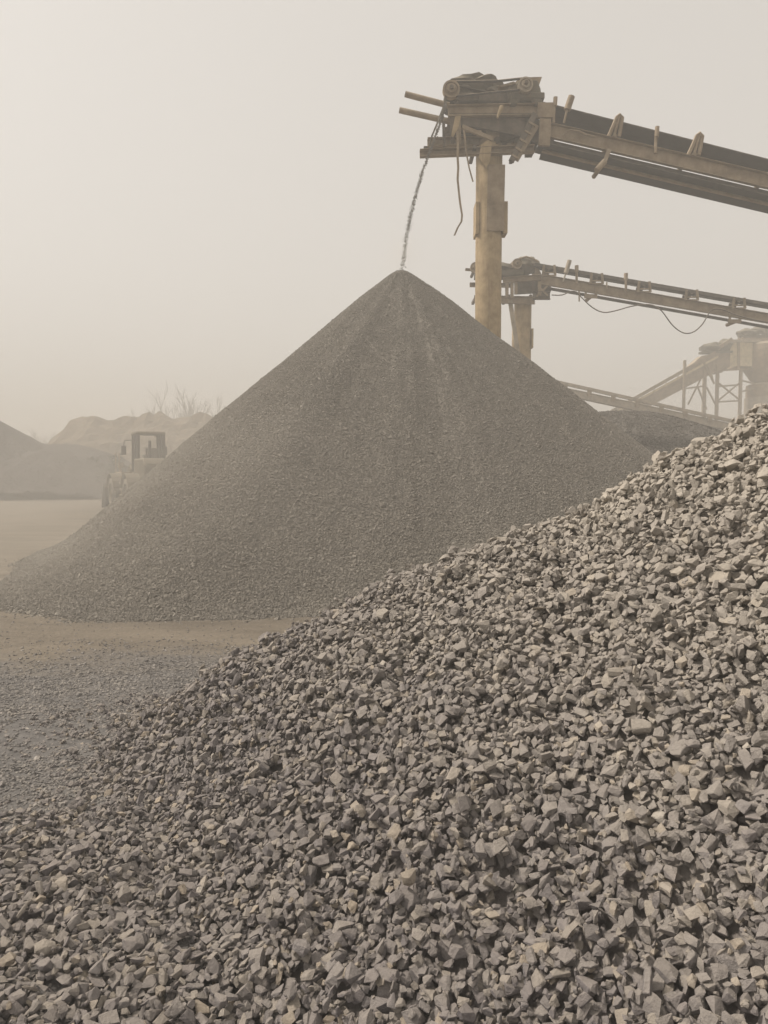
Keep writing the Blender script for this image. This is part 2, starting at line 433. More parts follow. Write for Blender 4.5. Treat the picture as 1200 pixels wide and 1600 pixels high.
def roughen(shape, seed):
    V, T = shape; rg = random.Random(seed); bm = bmesh.new()
    vs = [bm.verts.new(v) for v in V]; [bm.faces.new([vs[i] for i in t]) for t in T]
    bmesh.ops.dissolve_limit(bm, angle_limit=0.30, verts=bm.verts, edges=bm.edges)
    bmesh.ops.bevel(bm, geom=bm.edges[:], offset=0.055, segments=1, affect='EDGES', clamp_overlap=True)
    bmesh.ops.triangulate(bm, faces=bm.faces)
    for v in bm.verts:
        v.co += v.co.normalized()*0.075*noise.noise(v.co*2.3 + Vector((seed, 0, 0))) + Vector((rg.uniform(-1, 1), rg.uniform(-1, 1), rg.uniform(-1, 1)))*0.016
    bm.verts.index_update()
    V = np.array([v.co[:] for v in bm.verts]); T = np.array([[v.index for v in f.verts] for f in bm.faces]); bm.free(); return V, T
ROUGH = [roughen(sh, i) for i, sh in enumerate(SHAPES)]
print('tris', np.mean([len(t) for v, t in SHAPES]), np.mean([len(t) for v, t in ROUGH]))
CHIPS = [stone_shape(500 + i, 2, (1.0, 0.8, 0.6)) for i in range(10)]
def octa(seed):
    rg = np.random.default_rng(seed)
    V = np.array([[1,0,0],[-1,0,0],[0,1,0],[0,-1,0],[0,0,1],[0,0,-1]], float)*rg.uniform(0.6, 1.1, (6, 1)) + rg.normal(0, 0.18, (6, 3))
    T = np.array([[0,2,4],[2,1,4],[1,3,4],[3,0,4],[2,0,5],[1,2,5],[3,1,5],[0,3,5]]); return V, T
OCTA = [octa(i) for i in range(12)]
def bake(name, pos, size, rot, m, shapes, parent=None, which=None):
    """real geometry of many stones joined in one mesh"""
    n = len(pos); which = rng.integers(0, len(shapes), n) if which is None else which
    Vs, Ts, off = [], [], 0
    for k, (V, T) in enumerate(shapes):
        idx = np.where(which == k)[0]
        if not len(idx): continue
        W = np.einsum('nij,nvj->nvi', rot[idx], V[None]*size[idx][:, None, None] if size.ndim == 1 else V[None]*size[idx][:, None, :]) + pos[idx][:, None]
        Vs.append(W.reshape(-1, 3)); nv = len(V)
        Ts.append((T[None] + (np.arange(len(idx))*nv)[:, None, None] + off).reshape(-1, 3)); off += nv*len(idx)
    return mesh_np(name, np.concatenate(Vs), np.concatenate(Ts), m, parent, 'stuff')

def scatter(name, pos, size, m, parent=None, label=None, squash=(1.0, 0.8, 0.6), flat=3.14):
    """hundreds of thousands of grains nobody could count: instances of one rough chip made inside geometry nodes"""
    me = bpy.data.meshes.new(name); me.vertices.add(len(pos)); me.vertices.foreach_set('co', np.ascontiguousarray(pos, np.float32).ravel())
    at = me.attributes.new('grain_size', 'FLOAT', 'POINT'); at.data.foreach_set('value', np.ascontiguousarray(size, np.float32))
    me.materials.append(m); o = bpy.data.objects.new(name, me); COL.objects.link(o); o['kind'] = 'stuff'
    if label: o['label'] = label
    if parent is not None: o.parent = parent; o.location = -WORLD0.get(parent.name, Vector((0, 0, 0)))
    ng = bpy.data.node_groups.new(name, 'GeometryNodeTree')
    ng.interface.new_socket('Geometry', in_out='INPUT', socket_type='NodeSocketGeometry'); ng.interface.new_socket('Geometry', in_out='OUTPUT', socket_type='NodeSocketGeometry')
    N = ng.nodes; L = ng.links; gi = N.new('NodeGroupInput'); go = N.new('NodeGroupOutput')
    ico = N.new('GeometryNodeMeshIcoSphere'); ico.inputs['Radius'].default_value = 1.0; ico.inputs['Subdivisions'].default_value = 1
    sp = N.new('GeometryNodeSetPosition'); rv = N.new('FunctionNodeRandomValue'); rv.data_type = 'FLOAT_VECTOR'
    rv.inputs['Min'].default_value = (-0.3, -0.3, -0.3); rv.inputs['Max'].default_value = (0.3, 0.3, 0.3)
    L.new(ico.outputs['Mesh'], sp.inputs['Geometry']); L.new(rv.outputs[0], sp.inputs['Offset'])
    sm = N.new('GeometryNodeSetMaterial'); sm.inputs['Material'].default_value = m; L.new(sp.outputs[0], sm.inputs['Geometry'])
    ip = N.new('GeometryNodeInstanceOnPoints'); L.new(gi.outputs[0], ip.inputs['Points']); L.new(sm.outputs[0], ip.inputs['Instance'])
    rr = N.new('FunctionNodeRandomValue'); rr.data_type = 'FLOAT_VECTOR'; rr.inputs['Min'].default_value = (-flat, -flat, -3.14); rr.inputs['Max'].default_value = (flat, flat, 3.14); rr.inputs['Seed'].default_value = 5
    L.new(rr.outputs[0], ip.inputs['Rotation'])
    na = N.new('GeometryNodeInputNamedAttribute'); na.data_type = 'FLOAT'; na.inputs['Name'].default_value = 'grain_size'
    rs = N.new('FunctionNodeRandomValue'); rs.data_type = 'FLOAT_VECTOR'; rs.inputs['Seed'].default_value = 9
    rs.inputs['Min'].default_value = tuple(v*0.75 for v in squash); rs.inputs['Max'].default_value = tuple(v*1.25 for v in squash)
    vm = N.new('ShaderNodeVectorMath'); vm.operation = 'SCALE'; L.new(rs.outputs[0], vm.inputs[0]); L.new(na.outputs[0], vm.inputs['Scale'])
    L.new(vm.outputs[0], ip.inputs['Scale']); L.new(ip.outputs[0], go.inputs[0])
    md = o.modifiers.new('grains', 'NODES'); md.node_group = ng
    return o

# ------------------------------------------------------------------ foreground pile of crushed stone
EX, EY = 0.963, -0.27
def pile_raw(x, y):
    a = x*EX + (y - 5.0)*EY; p = -(x*0.27 + (y - 5.0)*0.963)
    hr = np.interp(a, [-6, -3.0, -2.04, -1.1, 0, 1.2, 2.34, 4.9, 6.5, 9], [-1.6, -0.45, 0.0, 0.53, 1.17, 1.67, 2.36, 3.40, 3.8, 3.9])
    hr = hr + 0.10*fbm(a*0.9 + 3, a*0)
    cr = np.where(p > 0, 0.57*(np.sqrt(p*p + 0.09) - 0.3), 0.72*(np.sqrt(p*p + 0.05) - 0.22))
    return hr - cr + 0.13*fbm(x*0.8, y*0.8 + 4, 3), a, p
def pile_h(x, y):
    r, a, p = pile_raw(x, y); s = 0.10
    return s*np.logaddexp(0, r/s) + gz(x, y)*np.clip(1 - r, 0, 1)

pile = thing('stone_pile', (2.0, 4.0, 0.0), 'large foreground pile of angular crushed grey stones rising to the right', 'stone pile')
def stone_pile():
    x0, x1, y0, y1, c = -4.2, 5.6, 0.5, 6.6, 0.01
    # core below the loose stones
    xs = np.arange(-5, 12.01, 0.1); ys = np.arange(-5, 10.01, 0.1); X, Y = np.meshgrid(xs, ys)
    Z = pile_h(X, Y) - 0.085
    Z = np.where(pile_raw(X, Y)[0] < -0.25, Z - 0.1, Z)
    V = np.stack([X, Y, Z], -1).reshape(-1, 3); nx = len(xs); ny = len(ys)
    i = np.arange(nx-1)[None] + np.arange(ny-1)[:, None]*nx
    mesh_np('heap_core', V, np.stack([i, i+1, i+1+nx, i+nx], -1).reshape(-1, 4), M['stone'], pile, smooth=True)
    # loose stones: dropped one after another onto a height map so that they rest on each other
    gx = np.arange(x0, x1, c); gy = np.arange(y0, y1, c); GX, GY = np.meshgrid(gx, gy)
    base = pile_h(GX, GY); H = base - 0.025 - 0.035*np.clip(1 + pile_raw(GX, GY)[0]*2.5, 0, 1)
    n = 150000
    X = rng.uniform(x0+0.15, x1-0.15, n); Y = rng.uniform(y0+0.15, y1-0.15, n)
    raw, a, p = pile_raw(X, Y)
    thr = -0.60 - 1.0*np.clip(p - 1.2, 0, 4) + 0.3*fbm(X*1.3, Y*1.3)
    fan = np.abs(X) < 0.60*Y + 0.75
    keep = fan & (raw > thr) & (p > -1.0) & (Y > 0.9)
    X, Y, raw, p = X[keep], Y[keep], raw[keep], p[keep]; n = len(X)
    sz = np.exp(rng.normal(math.log(0.0228), 0.26, n)); sz = np.clip(sz, 0.010, 0.046)
    fill = np.arange(n) > n*0.74; sz = np.where(fill, np.clip(sz*0.56, 0.008, 0.018), sz)      # small chips that settle in the gaps
    big = rng.random(n) < 0.012; sz = np.where(big, sz*1.4, sz)
    edge = np.clip((raw - thr[keep])/0.75, 0, 1); sz *= 0.50 + 0.50*edge
    order = np.argsort(rng.random(n) + 0.8*fill)           # chips tend to fall last, into the gaps
    rel = rng.random((n, 3))
    rots = rotmats(n, 0.45); which = rng.integers(0, len(SHAPES), n)
    exts = [np.abs(V).max(0) for V, T in SHAPES]
    pos = np.zeros((n, 3)); ok = np.zeros(n, bool); Rout = rots.copy()
    nyg, nxg = H.shape
    for i in order:
        s = sz[i]; e = exts[which[i]]*s*0.93
        A = rots[i]
        best = None
        for t in range(3):
            jx = X[i] + (rel[i, t] - 0.5)*2.4*s*(t > 0); jy = Y[i] + (rel[i, (t+1) % 3] - 0.5)*2.4*s*(t > 0)
            ci = int((jx - x0)/c); cj = int((jy - y0)/c); k = max(1, int(s*0.75/c))
            if ci < k+1 or cj < k+1 or ci >= nxg-k-1 or cj >= nyg-k-1: continue
            w = H[cj-k:cj+k+1, ci-k:ci+k+1]
            lv = w.mean() - base[cj, ci]
            if best is None or lv < best[0]: best = (lv, jx, jy, ci, cj)
        if best is None or best[0] > (0.028 if not fill[i] else 0.022): continue
        lv, jx, jy, ci, cj = best
        k = int(s*1.05/c) + 1
        if ci < k+1 or cj < k+1 or ci >= nxg-k-1 or cj >= nyg-k-1: continue
        w = H[cj-k:cj+k+1, ci-k:ci+k+1]
        # lie along the local surface
        gxs = (w[:, -1].mean() - w[:, 0].mean())/(2*k*c); gys = (w[-1].mean() - w[0].mean())/(2*k*c)
        nn = np.array([-gxs, -gys, 1.0]); nn /= np.linalg.norm(nn)
        v = np.array([-nn[1], nn[0], 0]); sc = np.linalg.norm(v)
        if sc > 1e-5:
            v /= sc; th = math.asin(min(1, sc)); K = np.array([[0, -v[2], v[1]], [v[2], 0, -v[0]], [-v[1], v[0], 0]])
            A = (np.eye(3) + math.sin(th)*K + (1-math.cos(th))*K@K) @ A
        C = A @ np.diag(e**2) @ A.T                       # ellipsoid x' C^-1 x = 1
        Q = np.linalg.inv(C)
        ox = (np.arange(-k, k+1)*c)[None, :]; oy = (np.arange(-k, k+1)*c)[:, None]
        bb = Q[0, 2]*ox + Q[1, 2]*oy; cc = Q[0, 0]*ox*ox + 2*Q[0, 1]*ox*oy + Q[1, 1]*oy*oy - 1
        disc = bb*bb - Q[2, 2]*cc; inside = disc > 0
        if not inside.any(): continue
        rt = np.sqrt(np.where(inside, disc, 0))
        lo = (-bb - rt)/Q[2, 2]; hi = (-bb + rt)/Q[2, 2]
        need = np.where(inside, w - lo, -9)
        z = np.sort(need[inside])
        z = z[int(len(z)*0.86)]                            # let the stone nestle a little
        pos[i] = (jx, jy, z); Rout[i] = A; ok[i] = True
        w[...] = np.maximum(w, np.where(inside, z + hi, -9))
    # leave out what lies buried below its neighbours
    ci = np.clip(((pos[:, 0]-x0)/c).astype(int), 2, nxg-3); cj = np.clip(((pos[:, 1]-y0)/c).astype(int), 2, nyg-3)
    low = np.minimum.reduce([H[cj+b_, ci+a_] for a_, b_ in ((0, 0), (2, 0), (-2, 0), (0, -2), (2, -2), (-2, -2))])
    ok &= pos[:, 2] + sz*0.9 > low - 0.004
    idx = np.where(ok)[0]
    return pos[idx], sz[idx], Rout[idx], which[idx]
pos, sz, rot, which = stone_pile()
def in_view(pos):
    d = pos - np.array([0, 0, CAMH]); yc = d[:, 1]*CP + d[:, 2]*SP; zc = -d[:, 1]*SP + d[:, 2]*CP
    return (np.abs(d[:, 0]/yc)*F < 600) & (np.abs(zc/yc)*F < 800) & (yc > 0), yc
vis, yc = in_view(pos)
# how exposed is each stone: near the top of its neighbourhood
exp_h = pos[:, 2] - pile_h(pos[:, 0], pos[:, 1])
score = np.where(vis & (exp_h > -0.005), sz/yc, 0)
top = np.argsort(-score)[:300]; rest = np.ones(len(pos), bool); rest[top] = False
shape_me = {}
for j in top:
    k = int(which[j])
    if k not in shape_me:
        V, T = ROUGH[k]; me = bpy.data.meshes.new('stone'); me.from_pydata(V.tolist(), [], T.tolist())
        me.materials.append(M['stone']); shape_me[k] = me
    o = bpy.data.objects.new('stone', shape_me[k]); COL.objects.link(o); o.parent = pile
    A = Matrix(rot[j].tolist()).to_4x4(); s = float(sz[j])
    o.matrix_local = Matrix.Translation(Vector(pos[j]) - Vector(WORLD0['stone_pile'])) @ A @ Matrix.Diagonal((s, s, s, 1))
nearm = rest & vis & (yc < 2.9); farm = rest & ~nearm
bake('loose_stones', pos[nearm], sz[nearm], rot[nearm], M['stone'], ROUGH, pile, which[nearm])
bake('loose_stones', pos[farm], sz[farm], rot[farm], M['stone'], SHAPES, pile, which[farm])
print('near', nearm.sum(), 'far', farm.sum())
print('stones', len(pos))

# ------------------------------------------------------------------ gravel piles
def cone_fn(cx, cy, H, tl, tr, rnd, toe, amp, seed, spread=0.0):
    def f(x, y):
        dx = x - cx; dy = y - cy; r = np.sqrt(dx*dx + dy*dy) + 1e-6; ca = dx/r; sa = dy/r
        t = np.where(ca < 0, tl, tr)*ca**2 + (tl + tr)/2*(1 - ca**2)
        az = np.arctan2(sa, ca)
        t = t - spread*np.exp(-((az + 2.10)/0.36)**2)
        q = H - t*(np.sqrt(r*r + rnd*rnd) - rnd)
        q = q + amp*np.clip(r/4, 0, 1)*(fbm(ca*4.5 + seed*3 + r*0.05, sa*4.5 + seed, 4)) + 0.3*amp*fbm(x*1.1 + seed, y*1.1, 3)
        return toe*np.logaddexp(0, q/toe) - toe*0.15
    return f
def gravel_heap(name, f, cx, cy, rad, label, m, step, grains, gsize, ymax, seg=1.0):
    root = thing(name, (cx, cy, 0), label, 'gravel pile')
    xs = np.arange(-rad, rad + step, step); X, Y = np.meshgrid(xs + cx, xs + cy); Z = f(X, Y) - 0.04
    V = np.stack([X, Y, Z], -1).reshape(-1, 3); nx = len(xs); i = np.arange(nx-1)[None] + np.arange(nx-1)[:, None]*nx
    Q = np.stack([i, i+1, i+1+nx, i+nx], -1).reshape(-1, 4); rr = np.hypot(X-cx, Y-cy).ravel()
    Q = Q[(rr[Q] < rad).all(1)]
    mesh_np('heap_body', V, Q, m, root, smooth=True)
    if grains:
        n = int(grains*2.6); r = rad*np.sqrt(rng.random(n)); az = rng.random(n)*2*np.pi
        x = cx + r*np.cos(az); y = cy + r*np.sin(az); z = f(x, y)
        k = (y < ymax) & ((z > 0.03) | (rng.random(n) < 0.25)); x, y, z, r = x[k][:grains], y[k][:grains], z[k][:grains], r[k][:grains]
        s = gsize*np.exp(rng.normal(0, 0.33, len(x)))*(1 + seg*np.clip(r/rad, 0, 1)**2*0.6)
        scatter('gravel_grains', np.stack([x, y, z - 0.036], 1), s, m, root)
    return root
CY = 19.4; CX = P(627, 421, CY).x; CZ = P(627, 418, CY).z
main_f = cone_fn(CX, CY, CZ, 0.87, 0.80, 0.22, 0.26, 0.15, 1.0, 0.12)
gravel_heap('gravel_pile', main_f, CX, CY, 12.5, 'tall cone of fine grey gravel under the nearest conveyor head', M['gravel'], 0.16, 720000, 0.0112, CY + 0.6)
s = P(955, 641, 23.5)
sec_f = cone_fn(s.x + 0.3, 23.5, s.z + 0.02, 0.34, 0.50, 2.2, 0.3, 0.2, 5.0)
gravel_heap('gravel_pile', sec_f, s.x + 0.2, 23.5, 10.0, 'low rounded grey gravel heap right of the tall cone', M['gravel_dark'], 0.25, 170000, 0.017, 24.3)
s = P(-40, 652, 54.0)
f3 = cone_fn(s.x, 56.0, s.z + 0.2, 0.66, 0.66, 0.6, 0.2, 0.6, 9.0)
gravel_heap('gravel_pile', f3, s.x, 56.0, 13.0, 'dark peaked heap cut off by the left photo edge', M['darkheap'], 0.4, 0, 0.1, 60.0)
s = P(75, 690, 56.0)
f4 = cone_fn(s.x, 58.0, s.z, 0.18, 0.62, 3.4, 0.3, 0.7, 13.0)
gravel_heap('gravel_pile', f4, s.x, 58.0, 12.0, 'dark flat topped heap between the peaked heap and the loader', M['darkheap'], 0.4, 0, 0.1, 60.0)

def mound():
    root_c = P(250, 640, 72.0)
    xs = np.linspace(-60, 60, 200); ys = np.linspace(-22, 22, 80); X, Y = np.meshgrid(xs, ys)
    prof = np.interp(X, [-60, -12, -10.9, -8, -6, 0, 10, 40, 60], [-3, -2.5, 1.2, 5.0, 6.5, 7.1, 7.5, 7.0, 4.0])
    Z = prof - np.clip(-Y*0.55 - 3.5, 0, 30)**1.05 - np.clip(Y*0.8 - 8, 0, 30) + 1.3*fbm(X*0.16, Y*0.16 + 2) + 1.3*fbm(X*0.5, Y*0.5 + 2, 5)
    Z = 0.4*np.logaddexp(0, Z/0.4) - 0.3
    V = np.stack([X + root_c.x, Y + 72, Z], -1).reshape(-1, 3); nx = 200; i = np.arange(nx-1)[None] + np.arange(79)[:, None]*nx
    o = mesh_np('spoil_mound', V, np.stack([i, i+1, i+1+nx, i+nx], -1).reshape(-1, 4), M['earth'], smooth=False)
    o['label'] = 'long tan earth mound fading into the haze behind the loader'; o['category'] = 'earth mound'
mound()
def scrub(px, py, Y, w, h, seed, label):
    c = P(px, py, Y); root = thing('shrub', (c.x, Y, 0), label, 'shrub', 'dark shrubs beside the loader'); rg = np.random.default_rng(seed); n = 900
    d = rg.normal(0, 1, (n, 3)); d /= np.linalg.norm(d, axis=1)[:, None]; d *= rg.random((n, 1))**0.4
    lob = 1 + 0.35*np.sin(d[:, :1]*7 + seed)
    p = d*lob*np.array([w, w*0.8, h*0.5]) + np.array([c.x, Y, h*0.5])
    bake('foliage', p, 0.10*np.exp(rg.normal(0, .3, n)), rotmats(n, 2, rg), M['leaf'], OCTA, root); root.children[-1]['kind'] = 'thing'
    MB().path([(c.x, Y, -0.1), (c.x + 0.1, Y, h*0.5)], [0.08, 0.04], 6).build('stem', M['bark'], root)
M['leaf'] = earth_mat('dusty_dark_leaves', (0.045, 0.045, 0.03), (0.09, 0.085, 0.06), 4)
scrub(146, 735, 56.0, 2.0, 3.0, 1, 'dark dusty shrub between the flat topped heap and the loader')
scrub(186, 720, 52.0, 1.3, 3.0, 2, 'dark dusty shrub directly left of the loader cab')

# gravel lying on the floor left of the stone pile
def ground_gravel():
    n = 260000
    y = rng.uniform(2.0, 12.0, n); x = rng.uniform(-1, 1, n)*(0.62*y + 0.8) - 0.3
    dens = np.clip(1.7 - np.abs(y - 5.3)/1.8, 0.025, 1)*np.clip(0.9 + 1.5*fbm(x*0.5, y*1.2), 0.08, 1)
    k = (rng.random(n) < dens) & (pile_raw(x, y)[0] < -0.1) & (main_f(x, y) < 0.12)
    x, y = x[k], y[k]; s = 0.0098*np.exp(rng.normal(0, 0.38, len(x)))
    o = scatter('scattered_gravel', np.stack([x, y, gz(x, y) + 0.002], 1), s, M['roadstone'], flat=0.7)
    o['label'] = 'loose blue grey gravel scattered over the floor left of the stone pile'
ground_gravel()

# ------------------------------------------------------------------ belt conveyors
def channel(w, h, t):     # C section, web on the near side
    return [(-w/2, -h/2), (w/2, -h/2), (w/2, -h/2+t), (-w/2+t, -h/2+t), (-w/2+t, h/2-t), (w/2, h/2-t), (w/2, h/2), (-w/2, h/2)]
def trough(w, rise, t):
    a = w/2; c = w*0.2
    return [(-a, rise), (-c, 0), (c, 0), (a, rise), (a, rise+t), (c, t), (-c, t), (-a, rise+t)]
OUT = Vector((0, -1, 0))     # towards the camera

def conveyor_main():
    Y0, Y1 = 18.9, 18.4; W = 0.86
    def N(px, py, dy=0.0): return P(px, py, Y0 + (Y1 - Y0)*(px - 860)/340.0 + dy)
    root = thing('belt_conveyor', (P(766, 540, 19.5).x, 19.5, 0), 'nearest and highest belt conveyor on an ochre pole, dropping gravel on the cone', 'conveyor')
    # pole
    pl = P(745, 245, 19.5); pr = P(786, 245, 19.5); cx = (pl.x + pr.x)/2; r = (pr.x - pl.x)/2; zt = P(766, 232, 19.5).z
    MB().tube((cx, 19.5, -0.3), (cx - 0.02, 19.5, zt), r, 28).build('pole', M['pole'], root, smooth=True)
    pole = bpy.data.objects[-1] if False else None
    z1, z2 = P(766, 320, 19.5).z, P(766, 370, 19.5).z
    MB().box((cx - r - 0.0, 19.5, (z1+z2)/2), 0.10, 0.5, z1 - z2).build('pole_clamp', M['pole'], root, bevel=0.01)
    MB().box((cx + r + 0.035, 19.5 - 0.08, (z1+z2)/2), 0.12, 0.42, z1 - z2 - 0.02).build('pole_clamp', M['pole'], root, bevel=0.01)
    m = MB(); m.bar((cx + 0.12, 19.5 - r - 0.02, z1 + 0.9), (cx + 0.1, 19.5 - r - 0.02, z2 + 0.03), 0.46, 0.03, up=(0, 1, 0))
    m.build('patch_plate', M['frame'], root, bevel=0.004)
    m = MB(); m.tube((cx, 19.5, zt), (cx, 19.5, zt + 0.16), r*0.86, 24); m.box((cx + 0.03, 19.5 - r*0.75, zt + 0.22), 0.34, 0.16, 0.44)
    m.build('pole_cap', M['frame'], root, bevel=0.01)
    m = MB(); m.tube(P(777, 219, 19.5 - r*0.75 - 0.1), P(777, 219, 19.5 - r*0.75 + 0.05), 0.09, 12); m.build('pivot_pin', M['dark'], root)
    m = MB(); m.slab([P(748, 246, 18.98), P(752, 226, 18.98), P(770, 212, 18.98), P(766, 250, 18.98), P(760, 262, 18.98)], (0, 0.03, 0)); m.build('gusset_plate', M['pole'], root)
    # platform beams
    for (xa, ya, xb, yb, th, dy) in ((668, 222.5, 835, 219, 12, 0.5), (656, 240, 835, 233, 11, 0.05)):
        MB().prism(channel(0.16, th*px2m(19), 0.018), P(xa, ya, 19.0 + dy), P(xb, yb, 19.0 + dy)).build('platform_beam', M['frame'], root, bevel=0.004)
    for (px, dy) in ((742, 0.05), (808, 0.05)):
        a = P(px, 229, 18.95); MB().bar((a.x, 18.95, a.z), (a.x, 19.9, a.z), 0.09, 0.09).build('cross_beam', M['dark'], root)
    MB().prism(channel(0.16, 0.2, 0.018), P(662, 236, 19.85), P(835, 232, 19.85)).build('platform_beam', M['dark'], root, bevel=0.004)
    # machine deck
    MB().prism(channel(0.14, 17*px2m(18.9), 0.016), P(700, 174, 18.9), P(846, 171.5, 18.9)).build('deck_beam', M['frame'], root, bevel=0.004)
    MB().prism(channel(0.14, 17*px2m(18.9), 0.016), P(700, 174, 18.9) + Vector((0, 1.2, 0)), P(846, 171.5, 18.9) + Vector((0, 1.2, 0))).build('deck_beam', M['dark'], root, bevel=0.004)
    a = P(702, 177, 18.95); b_ = P(846, 177, 18.95)
    m = MB(); m.box(((a.x+b_.x)/2, 19.5, a.z), b_.x - a.x, 1.1, 0.02); m.build('deck_plate', M['dark'], root)
    m = MB(); m.box(P(853, 173, 18.86), 26*px2m(18.9), 0.1, 22*px2m(18.9)); m.build('end_plate', M['frame'], root, bevel=0.006)
    for px in (707, 716):
        m = MB(); m.bar(P(px, 182, 18.9), P(px + 1, 224, 18.95), 0.12, 0.05, up=(0, 1, 0)); m.build('upright', M['frame'] if px > 710 else M['dark'], root, bevel=0.004)
    m = MB(); m.bar(P(693, 190, 18.9), P(694, 229, 18.95), 0.07, 0.07, up=(0, 1, 0)); m.build('upright', M['dark'], root)
    m = MB(); m.slab([P(711, 182, 18.84), P(721, 178, 18.84), P(716, 200, 18.84), P(708, 214, 18.84), P(705, 212, 18.84)], (0, 0.03, 0)); m.build('bent_plate', M['pole'], root)
    for (x1_, y1_, x2_, y2_, dy) in ((633, 147, 702, 165, 0.15), (624, 172, 712, 192, 0.15)):
        m = MB(); m.tube(P(x1_, y1_, 18.9 + dy), P(x2_, y2_, 18.9 + dy), 4.4*px2m(18.9), 14); m.build('pipe_rail', M['frame'], root, smooth=True)
    for (x1_, y1_, x2_, y2_) in ((640, 160, 702, 177), (640, 184, 712, 203)):
        pass
    # head frame under the deck, running into the stringers
    MB().bar(P(720, 188, 18.95) + Vector((0, 1.05, 0)), P(866, 208, 18.95) + Vector((0, 1.05, 0)), 0.06, 0.13).build('head_side_rail', M['dark'], root, bevel=0.004)
    for dy in (0.08,):
        m = MB(); m.slab([P(716, 184, 18.9 + dy), P(838, 184, 18.9 + dy), P(866, 206, 18.9 + dy), P(866, 232, 18.9 + dy), P(806, 211, 18.9 + dy), P(752, 200, 18.9 + dy), P(716, 195, 18.9 + dy)], (0, 0.05, 0))
        m.build('head_side_plate', M['dark'], root, bevel=0.004)
    m = MB(); m.slab([P(764, 198, 19.3), P(800, 200, 19.3), P(806, 216, 19.3), P(790, 222, 19.3), P(770, 216, 19.3)], (0, 0.4, 0)); m.build('bearing_block', M['dark'], root, bevel=0.02)
    m = MB(); m.bar(P(838, 215, 18.98), P(838, 215, 18.98) + Vector((0, 1.05, 0)), 0.2, 0.12); m.build('cross_beam', M['dark'], root, bevel=0.004)
    m = MB(); m.bar(P(722, 198, 18.97), P(770, 218, 18.97), 0.10, 0.08, up=(0, 1, 0)); m.build('diagonal_strut', M['frame'], root, bevel=0.004)
    MB().bar(P(728, 205, 19.0), P(752, 206, 19.0), 0.06, 0.05).build('tie_rod', M['frame'], root)
    m = MB(); m.bar(P(852, 186, 18.85), P(850, 228, 18.85), 0.30, 0.07, up=(0, 1, 0)); m.build('splice_plate', M['frame'], root, bevel=0.006)
    # tilted slotted brace
    for k, (o1, o2) in enumerate((((836, 178), (799, 252)), ((838, 196), (806, 250)))):
        p = P(*o1, 18.78 + 0.1*k); q = P(*o2, 18.72 + 0.1*k)
        m = MB()
        m.prism(channel(0.15, 0.09, 0.012), p, q, up=(0, 1, 0)); m.build('tilted_brace', M['frame'] if k else M['dark'], root, bevel=0.003)
    m = MB()
    for t in (0.15, 0.35, 0.55, 0.75, 0.92):
        a = P(837, 184, 18.72).lerp(P(802, 250, 18.68), t); m.box(a, 0.20, 0.05, 0.045, Matrix.Rotation(0.5, 3, 'Y'))
    m.build('brace_rungs', M['frame'], root)
    # drives
    m = MB(); m.lump(P(738, 140, 19.4), 0.66, 0.42, 0.27, 3, 0.5, 3); m.lump(P(757, 139, 19.4), 0.42, 0.40, 0.27, 13, 0.5, 3); m.lump(P(776, 153, 19.45), 0.52, 0.40, 0.22, 5, 0.4, 3)
    m.lump(P(722, 152, 19.4), 0.45, 0.38, 0.28, 8, 0.3, 3); m.build('caked_drive_cover', M['motor'], root, smooth=True)
    m = MB(); m.box(P(752, 158, 19.15), 1.45, 0.42, 0.22); m.box(P(730, 160, 19.05), 0.55, 0.5, 0.16)
    m.build('motor_bed', M['dark'], root, bevel=0.02)
    for (px, py, rr, nm) in ((705, 140, 12.8, 'head_pulley'), (821, 133, 11, 'motor_pulley')):
        R_ = rr*px2m(18.9); c = P(px, py, 18.72)
        prof = [(-0.10, R_*0.45), (-0.10, R_*0.5), (-0.02, R_*0.5), (0.0, R_*0.74), (-0.05, R_*0.80), (-0.05, R_), (0.10, R_), (0.10, 0.1)]
        o = MB().lathe(c, (0, 1, 0), prof, 28).build(nm, M['pale'] if px > 800 else M['frame'], root, smooth=True)
        o2 = MB().lathe(c, (0, 1, 0), [(-0.16, 0.02), (-0.16, R_*0.25), (-0.04, R_*0.25)], 16).build('hub', M['dark'], o)
        o2.location = (0, 0, 0)
        MB().tube(c, c + Vector((0, 1.2, 0)), 0.06, 12).build('shaft', M['dark'], root)
    c = P(826, 142, 19.15)
    m = MB(); m.slab([P(797, 163, 18.82), P(796, 146, 18.82), P(803, 133, 18.82), P(812, 124, 18.82), P(840, 124, 18.82), P(845, 138, 18.82), P(848, 163, 18.82), P(836, 163, 18.82), P(832, 156, 18.82), P(812, 156, 18.82), P(808, 163, 18.82)], (0, 0.7, 0)); m.build('motor', M['motor'], root, bevel=0.03)
    m = MB(); m.box(P(822, 158, 19.1), 0.85, 0.6, 0.16); m.box(P(800, 150, 19.05), 0.28, 0.4, 0.4); m.build('motor_foot', M['motor'], root, bevel=0.02)
    m = MB()
    m.slab([P(800, 134, 18.85), P(812, 121, 18.85), P(847, 120, 18.85), P(842, 134, 18.85), P(838, 126, 18.85), P(815, 126, 18.85)], (0, 0.7, 0))
    m.build('guard_sheet', M['frame'], root)
    m = MB(); m.slab([P(779, 134, 18.8), P(803, 127, 18.8), P(806, 130, 18.8), P(783, 136, 18.8)], (0, 0.5, 0)); m.build('bent_flap', M['frame'], root)
    m = MB(); m.path([P(706, 128, 18.72), P(740, 127.5, 18.72), P(780, 126.5, 18.72), P(812, 123, 18.72)], 0.032, 6); m.path([P(709, 151, 18.74), P(812, 140, 18.74)], 0.026, 6)
    m.build('drive_belt', M['rubber'], root)
    m = MB(); m.tube(P(784, 166, 18.75), P(777, 184, 18.7), 0.05, 8, 0.03); m.build('loose_bracket', M['pole'], root)
